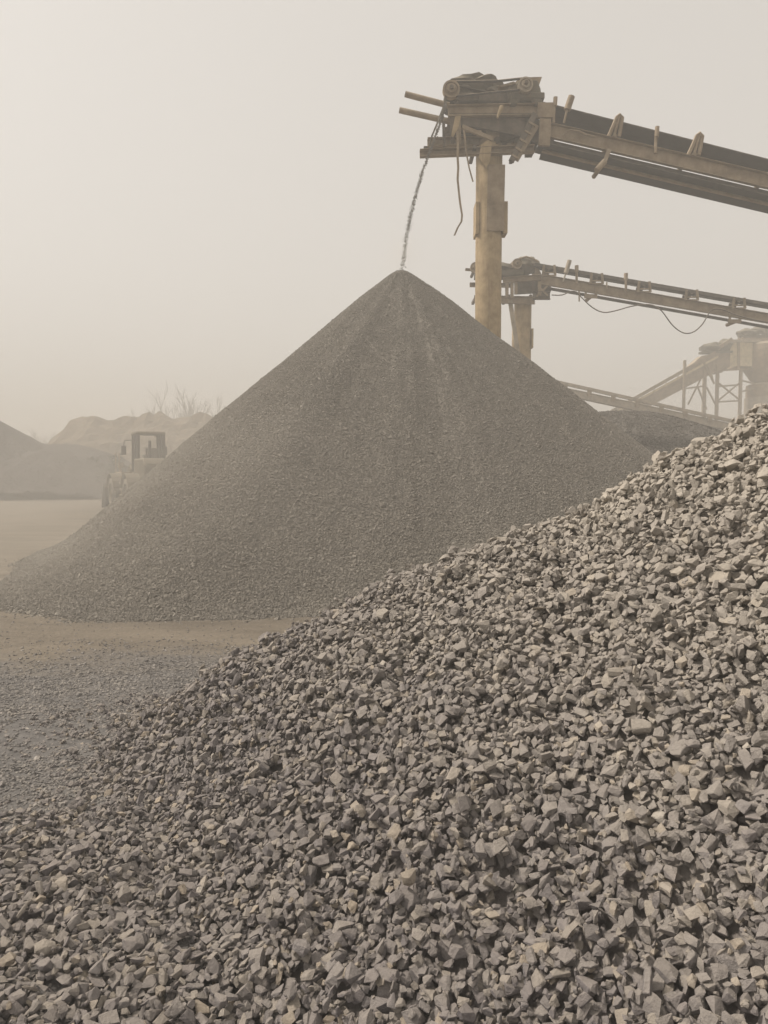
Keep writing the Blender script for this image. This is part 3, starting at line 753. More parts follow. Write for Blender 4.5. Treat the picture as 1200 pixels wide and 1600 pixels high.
    # belt
    e0 = N(842, 158); e1 = N(1200, 249); d = (e1 - e0).normalized(); L = 36.0
    bo = Vector((0, W/2, 0))
    belt = MB().prism(trough(W, 0.12, 0.03), e0 + bo - Vector((0, 0, 0.13)), e0 + bo - Vector((0, 0, 0.13)) + d*L)
    belt.build('belt', M['rubber'], root)
    dc = P(707, 143, 18.95)
    MB().lathe(dc, (0, 1, 0), [(0, 0.17), (0.0, 0.20), (W, 0.20), (W, 0.17)], 24).build('head_drum', M['rubber'], root, smooth=True)
    m = MB(); q = dc + Vector((0, W/2, 0.21)); s_ = e0 + bo + Vector((0, 0, -0.02)); m.bar(q, s_, W*0.92, 0.025)
    m.bar(q - Vector((0, 0, 0.42)), e0 + bo + Vector((0.2, 0, -0.62)), W*0.92, 0.02); m.build('belt_wrap', M['rubber'], root)
    # stringers
    t0 = N(852, 202); t1 = N(1200, 283); ds = (t1 - t0).normalized(); Ls = 36
    MB().prism(channel(0.12, 0.36, 0.016), t0, t0 + ds*Ls).build('stringer', M['frame'], root, bevel=0.004)
    MB().prism([(-a, b_) for a, b_ in channel(0.12, 0.38, 0.016)][::-1], t0 + Vector((0, W+0.05, 0)), t0 + ds*Ls + Vector((0, W+0.05, 0))).build('stringer', M['dark'], root, bevel=0.004)
    r0 = t0 + Vector((0, W/2, -0.36))
    MB().bar(r0, r0 + ds*Ls, 1.0, 0.025).build('return_belt', M['rubber'], root)
    m0 = t0 + Vector((0, W*0.9, -0.36)); MB().prism(channel(0.1, 0.22, 0.014), t0 + Vector((0, 0.25, -0.36)), t0 + Vector((0, 0.25, -0.36)) + ds*Ls).build('lower_chord', M['frame'], root)
    # idlers
    for k in range(-1, 15):
        px = 960 + 119.5*k*(1 + 0.0)
        c = t0 + ds*((N(960, 226) - t0).dot(ds) + k*2.07)
        if (c - t0).dot(ds) < 0.6: continue
        b0 = c + Vector((0, -0.06, 0.19))
        o = MB()
        o.path([b0 + Vector((-0.17, 0, 0)), b0 + Vector((-0.06, -0.03, 0.26)), b0 + Vector((0.02, -0.05, 0.46)), b0 + Vector((0.09, -0.05, 0.52)), b0 + Vector((0.16, -0.04, 0.46)), b0 + Vector((0.13, -0.02, 0.2)), b0 + Vector((0.10, 0, 0))], 0.05, 6)
        o.path([b0 + Vector((-0.03, 0, 0)), b0 + Vector((0.03, -0.04, 0.28)), b0 + Vector((0.09, -0.05, 0.48))], 0.04, 6)
        o.bar(b0 + Vector((0, 0, 0.03)), b0 + Vector((0, W + 0.1, 0.03)), 0.10, 0.07)
        br = o.build('idler_bracket', M['frame'], root, smooth=True)
        rl = MB(); rl.tube(b0 + Vector((0.06, 0.02, 0.42)), b0 + Vector((0.06, 0.40, 0.16)), 0.065, 10); rl.tube(b0 + Vector((0.06, 0.44, 0.13)), b0 + Vector((0.06, 0.75, 0.13)), 0.065, 10); rl.tube(b0 + Vector((0.06, 0.79, 0.16)), b0 + Vector((0.06, W, 0.42)), 0.065, 10)
        r_ = rl.build('roller', M['dark'], br, smooth=True); r_.location = (0, 0, 0)
        # return roller
        if k in (0, 4, 8, 12):
            c2 = c + Vector((-0.25, -0.05, -0.20)); m = MB(); m.tube(c2 + Vector((0, 0, -0.22)), c2 + Vector((0, W + 0.1, -0.22)), 0.06, 10)
            m.bar(c2 + Vector((0.06, 0, 0.05)), c2 + Vector((-0.02, -0.02, -0.30)), 0.05, 0.04, up=(0, 1, 0)); m.build('return_roller', M['frame'], root)
    # side guide rollers and stubs
    m = MB(); m.tube(P(893, 151, 18.72), P(886, 172, 18.72), 0.088, 12); m.tube(P(886, 172, 18.72), P(881, 192, 18.75), 0.03, 8); m.build('guide_roller', M['frame'], root, smooth=True)
    for px, ya, yb in ((868, 152, 166), (1027, 198, 214)):
        m = MB(); m.tube(N(px, ya, -0.06), N(px - 1, yb, -0.06), 0.055, 10); m.tube(N(px - 2, yb, -0.04), N(px - 3, yb + 26, -0.04), 0.04, 8); m.build('guide_roller', M['frame'], root)
    m = MB(); m.tube(P(932, 266, 18.55), P(945, 252, 18.6), 0.075, 12); m.bar(P(945, 252, 18.6), P(952, 234, 18.7), 0.10, 0.05, up=(0, 1, 0)); m.build('hanging_roller', M['frame'], root, smooth=True)
    # torn strips and wire
    def strip(pts, w, mm, Yd=18.8, wob=0.0):
        pts = [P(x, y, Yd) for x, y in pts]; m = MB(); vs = []; n = len(pts)
        for i, p in enumerate(pts):
            tw = 0.5*math.sin(i*1.3 + pts[0].x*5); ww = w*(1 - 0.35*i/n)
            dv = Vector((math.cos(tw), math.sin(tw), 0))*ww/2; dn = Vector((-math.sin(tw), math.cos(tw), 0))*0.008
            vs += [p - dv - dn, p + dv - dn, p + dv + dn, p - dv + dn]
        fs = []
        for i in range(n - 1):
            for j in range(4): fs.append((i*4+j, i*4+(j+1) % 4, (i+1)*4+(j+1) % 4, (i+1)*4+j))
        fs += [(3, 2, 1, 0), tuple(range(4*n-4, 4*n))]
        m.add(vs, fs); return m.build('torn_strip', mm, root)
    strip([(715, 205), (715.5, 225), (715, 245), (716, 262), (715, 280), (717, 300), (719, 318), (722, 336), (721, 346), (715, 356), (710, 368)], 0.065, M['frame'])
    strip([(725, 203), (727, 222), (729, 240), (733, 262), (739, 284)], 0.05, M['frame'])
    strip([(697, 150), (694, 165), (688, 180), (682, 196), (675, 212), (671, 228)], 0.06, M['motor'], 18.72)
    m = MB(); m.path([N(880, 212, -0.08), N(884, 206, -0.09), N(892, 203, -0.09), N(905, 205, -0.09), N(915, 210, -0.09), N(930, 214, -0.09)], 0.022, 6); m.build('loose_cable', M['frame'], root)
    # a further support far down the belt, outside the photograph
    c = t0 + ds*21
    m = MB(); m.tube((c.x, c.y + 0.6, -0.3), (c.x, c.y + 0.6, c.z - 0.4), 0.3, 16); m.build('rear_pole', M['pole'], root, smooth=True)
    return root
main_cv = conveyor_main()

def falling():
    n = 2600; t = rng.random(n)**0.9
    a = P(694, 160, 18.66); b_ = P(628, 420, CY); g = (a.z - b_.z)
    pts = np.stack([a.x + (b_.x - a.x)*(1 - (1-t)**1.0)*1.0, a.y + (b_.y - a.y)*t, a.z - g*(0.15*t + 0.85*t**1.55)], 1)
    # photo path: x against height
    pys = a.z - pts[:, 2]; fr = pys/g
    fx = np.interp(fr, [0, 0.10, 0.25, 0.40, 0.60, 0.80, 1.0], [694, 686, 672, 658, 644, 634, 628])
    pts[:, 0] = (fx - 600)/F*(pts[:, 1])
    pts += rng.normal(0, 1, (n, 3))*(0.014 + 0.020*t[:, None]**1.5)
    s = 0.012*np.exp(rng.normal(0, 0.3, n))
    o = bake('falling_gravel', pts, s, rotmats(n, 2), M['gravel'], OCTA)
    o['label'] = 'thin stream of gravel falling from the conveyor head onto the cone tip'
falling()

def conveyor_second():
    Yc = 28.0; W = 0.62
    def N(px, py, dy=0.0): return P(px, py, Yc + dy)
    root = thing('belt_conveyor', (P(817, 560, 28.5).x, 28.5, 0), 'middle belt conveyor with hanging cable, seen behind the tall ochre pole', 'conveyor')
    pl = P(803.5, 500, 28.5); pr = P(830, 500, 28.5); cx = (pl.x+pr.x)/2; r = (pr.x-pl.x)/2; zt = P(817, 470, 28.5).z
    MB().tube((cx, 28.5, -0.3), (cx, 28.5, zt), r, 24).build('pole', M['pole'], root, smooth=True)
    MB().box((cx - r - 0.01, 28.5, P(0, 530, 28.5).z), 0.08, 0.4, 0.75).build('pole_clamp', M['pole'], root); MB().box((cx + r + 0.01, 28.45, P(0, 530, 28.5).z), 0.07, 0.4, 0.75).build('pole_clamp', M['pole'], root)
    MB().bar(P(797, 470, 28.1), P(810, 556, 28.05), 0.16, 0.10, up=(0, 1, 0)).build('diagonal_strut', M['pale'], root)
    for (xa, ya, xb, yb, th, dy, mm) in ((741, 468, 836, 470, 10, 0.0, 'frame'), (741, 466, 836, 468, 9, 1.2, 'dark'), (734, 445, 800, 446, 6, 0.05, 'frame'), (727, 421, 760, 424, 3, 0.1, 'frame'), (786, 438, 846, 433, 8, -0.05, 'frame'), (833, 462, 860, 462, 12, 0, 'dark')):
        MB().prism(channel(0.14, th*px2m(28), 0.014), N(xa, ya, dy), N(xb, yb, dy)).build('platform_beam', M[mm], root, bevel=0.004)
    for px in (745, 795, 830):
        a = N(px, 462); MB().bar(a, a + Vector((0, 1.3, 0)), 0.1, 0.1).build('cross_beam', M['dark'], root)
    for px, ya, yb in ((792, 440, 466), (800, 440, 466), (806, 440, 460), (843, 440, 462), (745, 425, 462)):
        MB().bar(N(px, ya), N(px, yb), 0.12, 0.08, up=(0, 1, 0)).build('upright', M['frame'], root)
    m = MB(); m.slab([N(803, 440, 0.3), N(858, 436, 0.3), N(862, 452, 0.3), N(858, 462, 0.3), N(840, 458, 0.3), N(806, 460, 0.3)], (0, 0.05, 0)); m.build('head_side_plate', M['dark'], root)
    MB().bar(N(840, 446, -0.02), N(856, 462, -0.02), 0.07, 0.05, up=(0, 1, 0)).build('cross_brace', M['frame'], root)
    MB().bar(N(856, 446, 0.0), N(838, 464, 0.0), 0.07, 0.05, up=(0, 1, 0)).build('cross_brace', M['frame'], root)
    for (px, py, rr) in ((743, 418, 8), (808, 412, 7.5)):
        R_ = rr*px2m(28); c = N(px, py, -0.2)
        o = MB().lathe(c, (0, 1, 0), [(-0.08, R_*0.4), (0, R_*0.5), (0.0, R_*0.8), (-0.04, R_), (0.12, R_)], 22).build('pulley', M['frame'], root, smooth=True)
        MB().tube(c + Vector((0, 0.1, 0)), c + Vector((0, 1.3, 0)), 0.06, 10).build('shaft', M['dark'], root)
        h_ = MB().lathe(c, (0, 1, 0), [(-0.12, R_*0.2), (0.0, R_*0.2)], 12).build('hub', M['dark'], o); h_.location = (0, 0, 0)
    m = MB(); m.lump(N(815, 418, 0.4), 0.48, 0.4, 0.36, 4, 0.3, 3); m.lump(N(829, 416, 0.5), 0.36, 0.36, 0.30, 14, 0.3, 3); m.box(N(798, 428, 0.3), 0.9, 0.6, 0.2); m.box(N(770, 430, 0.3), 1.4, 0.7, 0.2); m.lump(N(780, 421, 0.4), 0.6, 0.4, 0.22, 6, 0.3, 3)
    m.build('caked_drive_cover', M['motor'], root, smooth=True)
    m = MB(); m.path([N(812, 404, 0.1), N(822, 401, 0.1), N(832, 404, 0.1), N(842, 409, 0.1)], 0.035, 6); m.build('bent_strap', M['frame'], root)
    m = MB(); m.slab([N(836, 418, 0.2), N(842, 420, 0.2), N(848, 432, 0.2), N(836, 432, 0.2)], (0, 0.6, 0)); m.build('chute_plate', M['frame'], root)
    # belt, stringers
    e0 = N(835, 411.5); e1 = N(1200, 474); d = (e1-e0).normalized(); L = 34
    e0b = e0 + Vector((0, W/2, -0.09)); MB().prism(trough(W, 0.06, 0.03), e0b, e0b + d*L).build('belt', M['rubber'], root)
    MB().bar(e0 + Vector((0, -0.02, -0.04)), e0 + Vector((0, -0.02, -0.04)) + d*L, 0.03, 0.12).build('belt_edge', M['rubber'], root)
    t0 = N(846, 436.5); t1 = N(1200, 497.5); ds = (t1-t0).normalized()
    MB().prism(channel(0.12, 0.38, 0.016), t0, t0 + ds*L).build('stringer', M['frame'], root, bevel=0.004)
    MB().prism(channel(0.10, 0.22, 0.016), t0 + Vector((0, W, 0.12)), t0 + Vector((0, W, 0.12)) + ds*L).build('stringer', M['frame'], root, bevel=0.004)
    r0 = t0 + Vector((0.3, 0.25, -0.28)); MB().bar(r0, r0 + ds*L + Vector((0, 0, -0.15)), 0.32, 0.03).build('return_belt', M['rubber'], root)
    for k in range(-1, 14):
        c = t0 + ds*((N(931, 455) - t0).dot(ds) + k*74.2*px2m(28))
        b0 = c + Vector((0, -0.03, 0.17)); m = MB(); hh = 0.42
        m.bar(b0 + Vector((-0.24, 0, 0)), b0 + Vector((-0.20, 0, hh)), 0.09, 0.05, up=(0, 1, 0)); m.bar(b0 + Vector((0.24, 0, 0)), b0 + Vector((0.20, 0, hh)), 0.09, 0.05, up=(0, 1, 0))
        m.bar(b0 + Vector((-0.22, 0, hh*0.30)), b0 + Vector((0.22, 0, hh*0.30)), 0.05, 0.05); m.bar(b0 + Vector((0, 0, 0.03)), b0 + Vector((0, W, 0.03)), 0.4, 0.05)
        br = m.build('idler_bracket', M['frame'], root)
        rl = MB(); rl.tube(b0 + Vector((0, 0.04, 0.34)), b0 + Vector((0, 0.4, 0.2)), 0.09, 10); rl.tube(b0 + Vector((0, 0.42, 0.17)), b0 + Vector((0, 0.7, 0.17)), 0.09, 10); rl.tube(b0 + Vector((0, 0.72, 0.2)), b0 + Vector((0, W, 0.34)), 0.09, 10)
        r_ = rl.build('roller', M['dark'], br, smooth=True); r_.location = (0, 0, 0)
    for px, py in ((923, 463), (1148, 502), (1370, 541)):
        c = N(px, py, 0); m = MB(); m.tube(c + Vector((0, 0, -0.02)), c + Vector((0, W, -0.02)), 0.07, 10); m.box(c, 0.5, 0.06, 0.15); m.bar(c + Vector((-0.22, 0, 0.3)), c + Vector((-0.18, 0, 0)), 0.07, 0.05, up=(0, 1, 0)); m.bar(c + Vector((0.22, 0, 0.3)), c + Vector((0.18, 0, 0)), 0.07, 0.05, up=(0, 1, 0))
        m.build('return_roller', M['frame'], root)
    m = MB(); m.tube(N(890, 407, -0.15), N(884, 427, -0.15), 0.085, 12); m.tube(N(884, 427, -0.15), N(880, 440, -0.1), 0.03, 8); m.build('guide_roller', M['pale'], root, smooth=True)
    for px, ya in ((901, 415), (978, 427)):
        m = MB(); m.tube(N(px, ya, -0.12), N(px, ya + 10, -0.12), 0.075, 10); m.tube(N(px, ya + 10, -0.12), N(px, ya + 28, -0.1), 0.05, 8); m.build('guide_roller', M['frame'], root)
    for px, ya, yb in ((948, 441, 452), (905, 455, 471)):
        MB().tube(N(px, ya, -0.1), N(px, yb, -0.1), 0.03, 6).build('stub_rod', M['frame'], root)
    pts = [(862, 461), (878, 461), (890, 456), (900, 456), (910, 466), (925, 480), (942, 488), (960, 486), (985, 479), (1005, 476), (1020, 477), (1034, 486), (1048, 505), (1060, 516), (1072, 521), (1085, 518), (1098, 506), (1108, 489), (1116, 483), (1130, 484), (1150, 492), (1180, 500), (1210, 505), (1250, 512)]
    sm = []
    for i in range(len(pts) - 1):
        p0 = pts[max(i-1, 0)]; p1 = pts[i]; p2 = pts[i+1]; p3 = pts[min(i+2, len(pts)-1)]
        for t in (0, 0.33, 0.66):
            sm.append(tuple(0.5*((2*p1[k]) + (-p0[k]+p2[k])*t + (2*p0[k]-5*p1[k]+4*p2[k]-p3[k])*t*t + (-p0[k]+3*p1[k]-3*p2[k]+p3[k])*t**3) for k in (0, 1)))
    MB().path([N(x, y, -0.12) for x, y in sm], 0.022, 6).build('hanging_cable', M['dark'], root, smooth=True)
    c = t0 + ds*20; MB().tube((c.x, c.y + 0.5, -0.3), (c.x, c.y + 0.5, c.z - 0.3), 0.3, 16).build('rear_pole', M['pole'], root, smooth=True)
conveyor_second()

def conveyor_low():
    Yc = 46.0; W = 0.6
    def N(px, py, dy=0.0): return P(px, py, Yc + dy)
    root = thing('belt_conveyor', (N(1000, 700).x, 42.5, 0), 'pale low belt conveyor crossing just above the low gravel heap', 'conveyor')
    a = N(800, 581); b_ = N(1136, 656); d = (b_-a).normalized(); L = (b_-a).length*1.75
    MB().bar(a, a + d*L, 0.06, 5.0*px2m(Yc)).build('handrail_beam', M['pale'], root)
    MB().prism(trough(W, 0.05, 0.03), a + Vector((0, W/2, -0.06)), a + Vector((0, W/2, -0.06)) + d*L).build('belt', M['rubber'], root)
    a2 = N(800, 593.5); b2 = N(1113, 661); d2 = (b2-a2).normalized()
    MB().prism(channel(0.12, 11*px2m(Yc), 0.02), a2 + Vector((0, -0.01, 0)), a2 + d2*L).build('stringer', M['pale'], root)
    MB().prism(channel(0.12, 10*px2m(Yc), 0.02), a2 + Vector((0, W, 0)), a2 + d2*L + Vector((0, W, 0))).build('stringer', M['frame'], root)
    for k in range(-2, 13):
        px = 921 + 37.5*k; y1_ = 581 + (px-800)*75/336; y2_ = 593.5 + (px-800)*67.5/313
        m = MB(); m.bar(N(px, y1_ + 1, -0.0), N(px, y2_, -0.0), 0.28, 0.08, up=(0, 1, 0)); m.bar(N(px, y2_ - 4, 0), N(px, y2_ - 4, W), 0.2, 0.06)
        m.build('idler_bracket', M['frame'], root)
    for px in (840, 1070, 1250):
        c = N(px, 593.5 + (px-800)*67.5/313, 0.5); MB().tube((c.x, c.y, -0.2), (c.x, c.y, c.z - 0.1), 0.12, 10).build('support_leg', M['frame'], root)
conveyor_low()

def plant():
    Yc = 62.0; k = px2m(Yc)
    def N(px, py, dy=0.0): return P(px, py, Yc + dy)
    root = thing('belt_conveyor', (N(1000, 700).x, Yc, 0), 'steep inclined belt conveyor climbing right to the crusher in the haze', 'conveyor')
    # inclined belt between two side trusses
    for dy in (0, 1.3):
        a = N(950, 646, dy); b_ = N(1118, 551, dy)
        MB().bar(a, b_, 0.12, 5*k).build('handrail_beam', M['frame'], root)
        a2 = N(972, 648, dy); b2 = N(1140, 560, dy)
        MB().prism(channel(0.15, 17*k, 0.03), a2, b2).build('stringer', M['frame'], root)
    MB().bar(N(958, 649, 0.65), N(1128, 556, 0.65), 1.1, 0.05).build('belt', M['rubber'], root)
    MB().bar(N(960, 645, -0.06), N(1122, 557, -0.06), 0.04, 3.2*k).build('side_skirt', M['cream'], root)
    for t in range(9):
        u = t/8; m = MB(); p = N(965 + 150*u, 637 - 84*u, -0.05); m.bar(p, p + Vector((0.1, 0, -0.55)), 0.12, 0.06, up=(0, 1, 0)); m.build('idler_bracket', M['pale'], root)
    m = MB(); m.slab([N(1070, 580, 0.1), N(1096, 556, 0.1), N(1140, 548, 0.1), N(1150, 566, 0.1), N(1128, 582, 0.1), N(1100, 586, 0.1)], (0, 1.1, 0)); m.build('head_box', M['frame'], root, bevel=0.03)
    m = MB(); m.lump(N(1112, 543, 0.4), 0.85, 0.6, 0.45, 2, 0.35, 3); m.lump(N(1132, 540, 0.5), 0.7, 0.6, 0.5, 21, 0.35, 3); m.box(N(1118, 551, 0.4), 2.6, 0.9, 0.18); m.box(N(1097, 545, 0.2), 0.4, 0.4, 0.3)
    m.build('caked_drive_cover', M['motor'], root, smooth=True)
    MB().bar(N(1120, 545, 0), N(1143, 530, 0), 0.35, 0.3).build('chute_arm', M['frame'], root)
    tw = thing('support_frame', (N(1110, 700).x, Yc + 0.5, 0), 'rusty cross braced steel frame under the steep conveyor and crusher', 'steel frame')
    for px, yt, dy in ((1070, 563, -0.2), (1102, 578, 0), (1121, 570, 0), (1158, 578, 0), (1100, 582, 2.2), (1122, 574, 2.2), (1157, 578, 2.2)):
        a = N(px, yt, dy); MB().bar((a.x, a.y, -0.2), a, 0.20, 0.20, up=(0, 1, 0)).build('post', M['frame'] if dy < 2 else M['pale'], tw)
    for (xa, ya, xb, yb, dy) in ((1121, 604, 1158, 601, 0.12), (1121, 628, 1158, 626, 0.12), (1122, 598, 1157, 626, 0.05), (1157, 597, 1122, 626, -0.05), (1072, 607, 1102, 603, 0.1), (1075, 632, 1095, 592, 0.1), (1090, 604, 1104, 640, 0.15), (1055, 604, 1072, 610, 0.3),
                                 (1098, 564, 1116, 600, -0.1), (1106, 568, 1116, 600, -0.15), (1104, 605, 1122, 640, 0.1), (1158, 594, 1180, 600, 0.1), (1158, 612, 1178, 608, 0.1), (1121, 579, 1180, 576, 0.1)):
        MB().bar(N(xa, ya, dy), N(xb, yb, dy), 0.13, 0.08, up=(0, 1, 0)).build('brace', M['frame'], tw)
    cr = thing('crusher', (N(1190, 700).x, Yc + 1.5, 0), 'dust covered crusher with cream side panels and round hopper at right edge', 'crusher')
    MB().box(N(1170, 553, 1.4), 46*k, 2.6, 44*k).build('housing', M['frame'], cr, bevel=0.05)
    for px, w in ((1147, 12), (1165, 21)):
        MB().box(N(px, 553, 0.06), w*k, 0.06, 38*k).build('side_panel', M['cream'], cr, bevel=0.01)
    MB().box(N(1165, 533, 0.0), 50*k, 0.3, 4*k).build('top_rail', M['pale'], cr)
    MB().bar(N(1154, 530, -0.02), N(1154, 578, -0.02), 0.18, 0.12, up=(0, 1, 0)).build('panel_post', M['frame'], cr)
    c = P(1196, 560, Yc + 1.0)
    MB().lathe((c.x, c.y, 0), (0, 0, 1), [(P(0, 640, Yc).z - 2, 1.5), (P(0, 600, Yc).z, 1.5), (P(0, 597, Yc).z, 1.0), (P(0, 590, Yc).z, 1.25), (P(0, 572, Yc).z, 1.9), (P(0, 538, Yc).z, 1.9), (P(0, 534, Yc).z, 1.7)], 24).build('hopper', M['frame'], cr, smooth=True)
    MB().tube((c.x, c.y, -0.2), (c.x, c.y, P(0, 620, Yc).z), 1.6, 20).build('concrete_base', M['pale'], cr)
    m = MB(); m.lump(N(1168, 521, 0.5), 0.85, 0.6, 0.4, 31, 0.4, 3); m.lump(N(1184, 517, 0.6), 0.7, 0.6, 0.35, 33, 0.4, 3); m.box(N(1180, 527, 0.6), 2.6, 1.0, 0.25); m.box(N(1156, 522, 0.4), 0.3, 0.4, 0.4); m.lump(N(1205, 522, 0.6), 0.9, 0.6, 0.4, 36, 0.4, 3)
    m.build('caked_drive_cover', M['motor'], cr, smooth=True)
plant()

# ------------------------------------------------------------------ wheel loader
def loader():
    c = P(232, 735, 34.0); loc = Vector((c.x, 34.0, 0)); yaw = R(121)
    root = thing('wheel_loader', loc, 'dusty wheel loader half hidden behind the left flank of the tall cone', 'wheel loader')
    root.rotation_euler = (0, 0, yaw); root.scale = (1.08, 1.08, 1.08)
    WORLD0[root.name] = Vector((0, 0, 0))
    # local frame: +x forward, z up
    b = MB(); b.slab([(-2.9, -0.8, 1.0), (-2.9, -0.8, 2.1), (-2.6, -0.8, 2.35), (-0.9, -0.8, 2.35), (-0.9, -0.8, 1.0)], (0, 1.6, 0)); b.build('engine_hood', M['loader'], root, bevel=0.05)
    MB().box((-2.95, 0, 1.1), 0.35, 2.0, 0.7).build('counterweight', M['loader'], root, bevel=0.06)
    b = MB(); b.box((-1.1, 0, 0.95), 3.4, 0.9, 0.5); b.box((1.5, 0, 1.0), 1.9, 0.8, 0.55); b.build('chassis', M['loader_dark'], root, bevel=0.03)
    # cab
    cx0, cx1, hw, z0, z1 = -0.60, 0.46, 0.56, 1.75, 3.42
    MB().box(((cx0+cx1)/2, 0, 1.62), cx1-cx0+0.1, 2*hw+0.1, 0.35).build('cab_floor', M['loader'], root, bevel=0.03)
    cabf = MB()
    for x in (cx0, -0.05, cx1):
        for y in (-hw, hw): cabf.bar((x, y, z0), (x*(0.94 if x > 0 else 1), y*0.96, z1), 0.12, 0.12, up=(0, 1, 0))
    cabf.bar((cx0, -hw, z0+0.55), (-0.05, -hw, z0+0.55), 0.06, 0.08); cabf.bar((cx0, hw, z0+0.55), (-0.05, hw, z0+0.55), 0.06, 0.08)
    cabf.bar((cx0, -hw, z0+0.55), (cx0, hw, z0+0.55), 0.06, 0.08)
    cf = cabf.build('cab_frame', M['loader_dark'], root, bevel=0.01)
    lp = MB(); lp.box((cx0 + 0.28, -hw, z0+0.27), 0.5, 0.05, 0.54); lp.box((cx0 + 0.28, hw, z0+0.27), 0.5, 0.05, 0.54); lp.box((cx0, 0, z0+0.27), 0.05, 2*hw-0.1, 0.54); lp.build('lower_panel', M['loader'], root)
    for nm, c_, dx, dy, dz in (('window', ((cx0-0.05)/2, -hw, 2.82), 0.50, 0.02, 1.05), ('window', ((cx0-0.05)/2, hw, 2.82), 0.50, 0.02, 1.05), ('window', ((cx1-0.05)/2, -hw, 2.55), 0.42, 0.02, 1.55), ('window', ((cx1-0.05)/2, hw, 2.55), 0.42, 0.02, 1.55), ('windscreen', (cx1-0.02, 0, 2.6), 0.02, 1.06, 1.5), ('window', (cx0, 0, 2.82), 0.02, 1.06, 1.05)):
        MB().box(c_, dx, dy, dz).build(nm, M['glass'], root)
    b = MB(); b.slab([(cx0-0.08, -hw-0.06, z1), (cx1+0.1, -hw-0.06, z1), (cx1+0.05, -hw-0.06, z1+0.12), (cx0-0.05, -hw-0.06, z1+0.13)], (0, 2*hw+0.12, 0)); b.build('roof', M['loader'], root, bevel=0.04)
    b = MB(); b.box((-0.45, 0, 2.15), 0.5, 0.5, 0.14); b.box((-0.68, 0, 2.5), 0.14, 0.5, 0.7); b.build('seat', M['tyre'], root, bevel=0.04)
    b = MB(); b.tube((0.35, 0, 1.8), (0.15, 0, 2.45), 0.04, 8); b.lathe((0.15, 0, 2.45), (-0.35, 0, 1), [(0, 0.2), (0.03, 0.22), (0.05, 0.2)], 16); b.build('steering_wheel', M['loader_dark'], root)
    for y in (-1, 1):
        b = MB(); b.path([(cx1, y*hw, 3.2), (cx1+0.25, y*(hw+0.3), 3.2), (cx1+0.25, y*(hw+0.34), 2.95)], 0.02, 6); b.box((cx1+0.25, y*(hw+0.34), 2.75), 0.06, 0.2, 0.4); b.build('mirror', M['loader_dark'], root)
        b = MB(); b.tube((cx1+0.15, y*0.5, z1+0.02), (cx1+0.25, y*0.5, z1+0.02), 0.08, 10); b.build('work_lamp', M['pale'], root)
        b = MB(); b.bar((0.95, y*1.02, 0.7), (0.7, y*0.98, 1.75), 0.05, 0.05, up=(0, 1, 0)); b.bar((0.5, y*1.02, 0.7), (0.35, y*0.98, 1.75), 0.05, 0.05, up=(0, 1, 0))
        for t in range(4): b.box((0.72 - 0.04*t, y*1.02, 0.75 + 0.27*t), 0.46, 0.16, 0.04)
        b.box((0.3, y*0.98, 1.76), 1.3, 0.5, 0.05); b.build('ladder', M['pale'], root)
        b = MB(); b.path([(1.0, y*1.2, 1.78), (1.0, y*1.2, 2.6), (0.2, y*1.2, 2.6), (0.2, y*1.2, 1.78)], 0.025, 6); b.build('handrail', M['pale'], root)
    # fenders, wheels
    for x in (1.75, -1.6):
        for y in (-1, 1):
            b = MB(); n = 9
            for i in range(n - 1):
                t0 = R(20 + 140*i/(n-1)); t1 = R(20 + 140*(i+1)/(n-1)); r_ = 0.92
                b.bar((x + r_*math.cos(t0), y*1.05, 0.78 + r_*math.sin(t0)), (x + r_*math.cos(t1), y*1.05, 0.78 + r_*math.sin(t1)), 0.62, 0.05)
            b.build('fender', M['loader'], root)
            ty = MB().lathe((x, y*0.78, 0.78), (0, y, 0), [(0, 0.5), (0.02, 0.70), (0.10, 0.78), (0.44, 0.78), (0.52, 0.70), (0.54, 0.5), (0.46, 0.42)], 28)
            for i in range(20):
                t0 = 2*math.pi*i/20; ty.box((x + 0.79*math.cos(t0), y*(0.93 + 0.24*(i % 2)), 0.78 + 0.79*math.sin(t0)), 0.07, 0.26, 0.12, Matrix.Rotation(-t0, 3, 'Y'))
            w = ty.build('wheel', M['tyre'], root, smooth=True)
            r_ = MB().lathe((x, y*1.2, 0.78), (0, y, 0), [(0, 0.42), (0.08, 0.44), (0.04, 0.36), (0.02, 0.2), (0.10, 0.16), (0.12, 0.02)], 22).build('rim', M['loader'], w, smooth=True); r_.location = (0, 0, 0)
    # lift arms and bucket, lowered in front
    for y in (-0.45, 0.45):
        b = MB(); b.slab([(0.85, y, 1.9), (1.3, y, 2.15), (2.4, y, 1.35), (3.0, y, 0.5), (2.75, y, 0.4), (2.2, y, 1.05), (1.2, y, 1.75)], (0, 0.12, 0)); b.build('lift_arm', M['loader'], root, bevel=0.02)
        b = MB(); b.tube((1.0, y*0.6, 1.1), (2.1, y*0.6, 1.2), 0.07, 10); b.tube((1.9, y*0.6, 1.2), (2.6, y*0.6, 0.8), 0.04, 10); b.build('lift_cylinder', M['loader_dark'], root)
    b = MB(); b.slab([(2.9, -1.35, 0.1), (4.0, -1.35, 0.05), (4.0, -1.35, 0.09), (3.1, -1.35, 0.2), (2.95, -1.35, 0.55), (3.15, -1.35, 1.0), (3.45, -1.35, 1.2), (3.42, -1.35, 1.24), (3.05, -1.35, 1.05), (2.85, -1.35, 0.6)], (0, 2.7, 0))
    for y in (-1.37, 1.33): b.slab([(2.9, y, 0.1), (4.0, y, 0.06), (3.45, y, 1.2), (3.05, y, 1.05), (2.85, y, 0.6)], (0, 0.04, 0))
    b.build('bucket', M['loader_dark'], root, bevel=0.01)
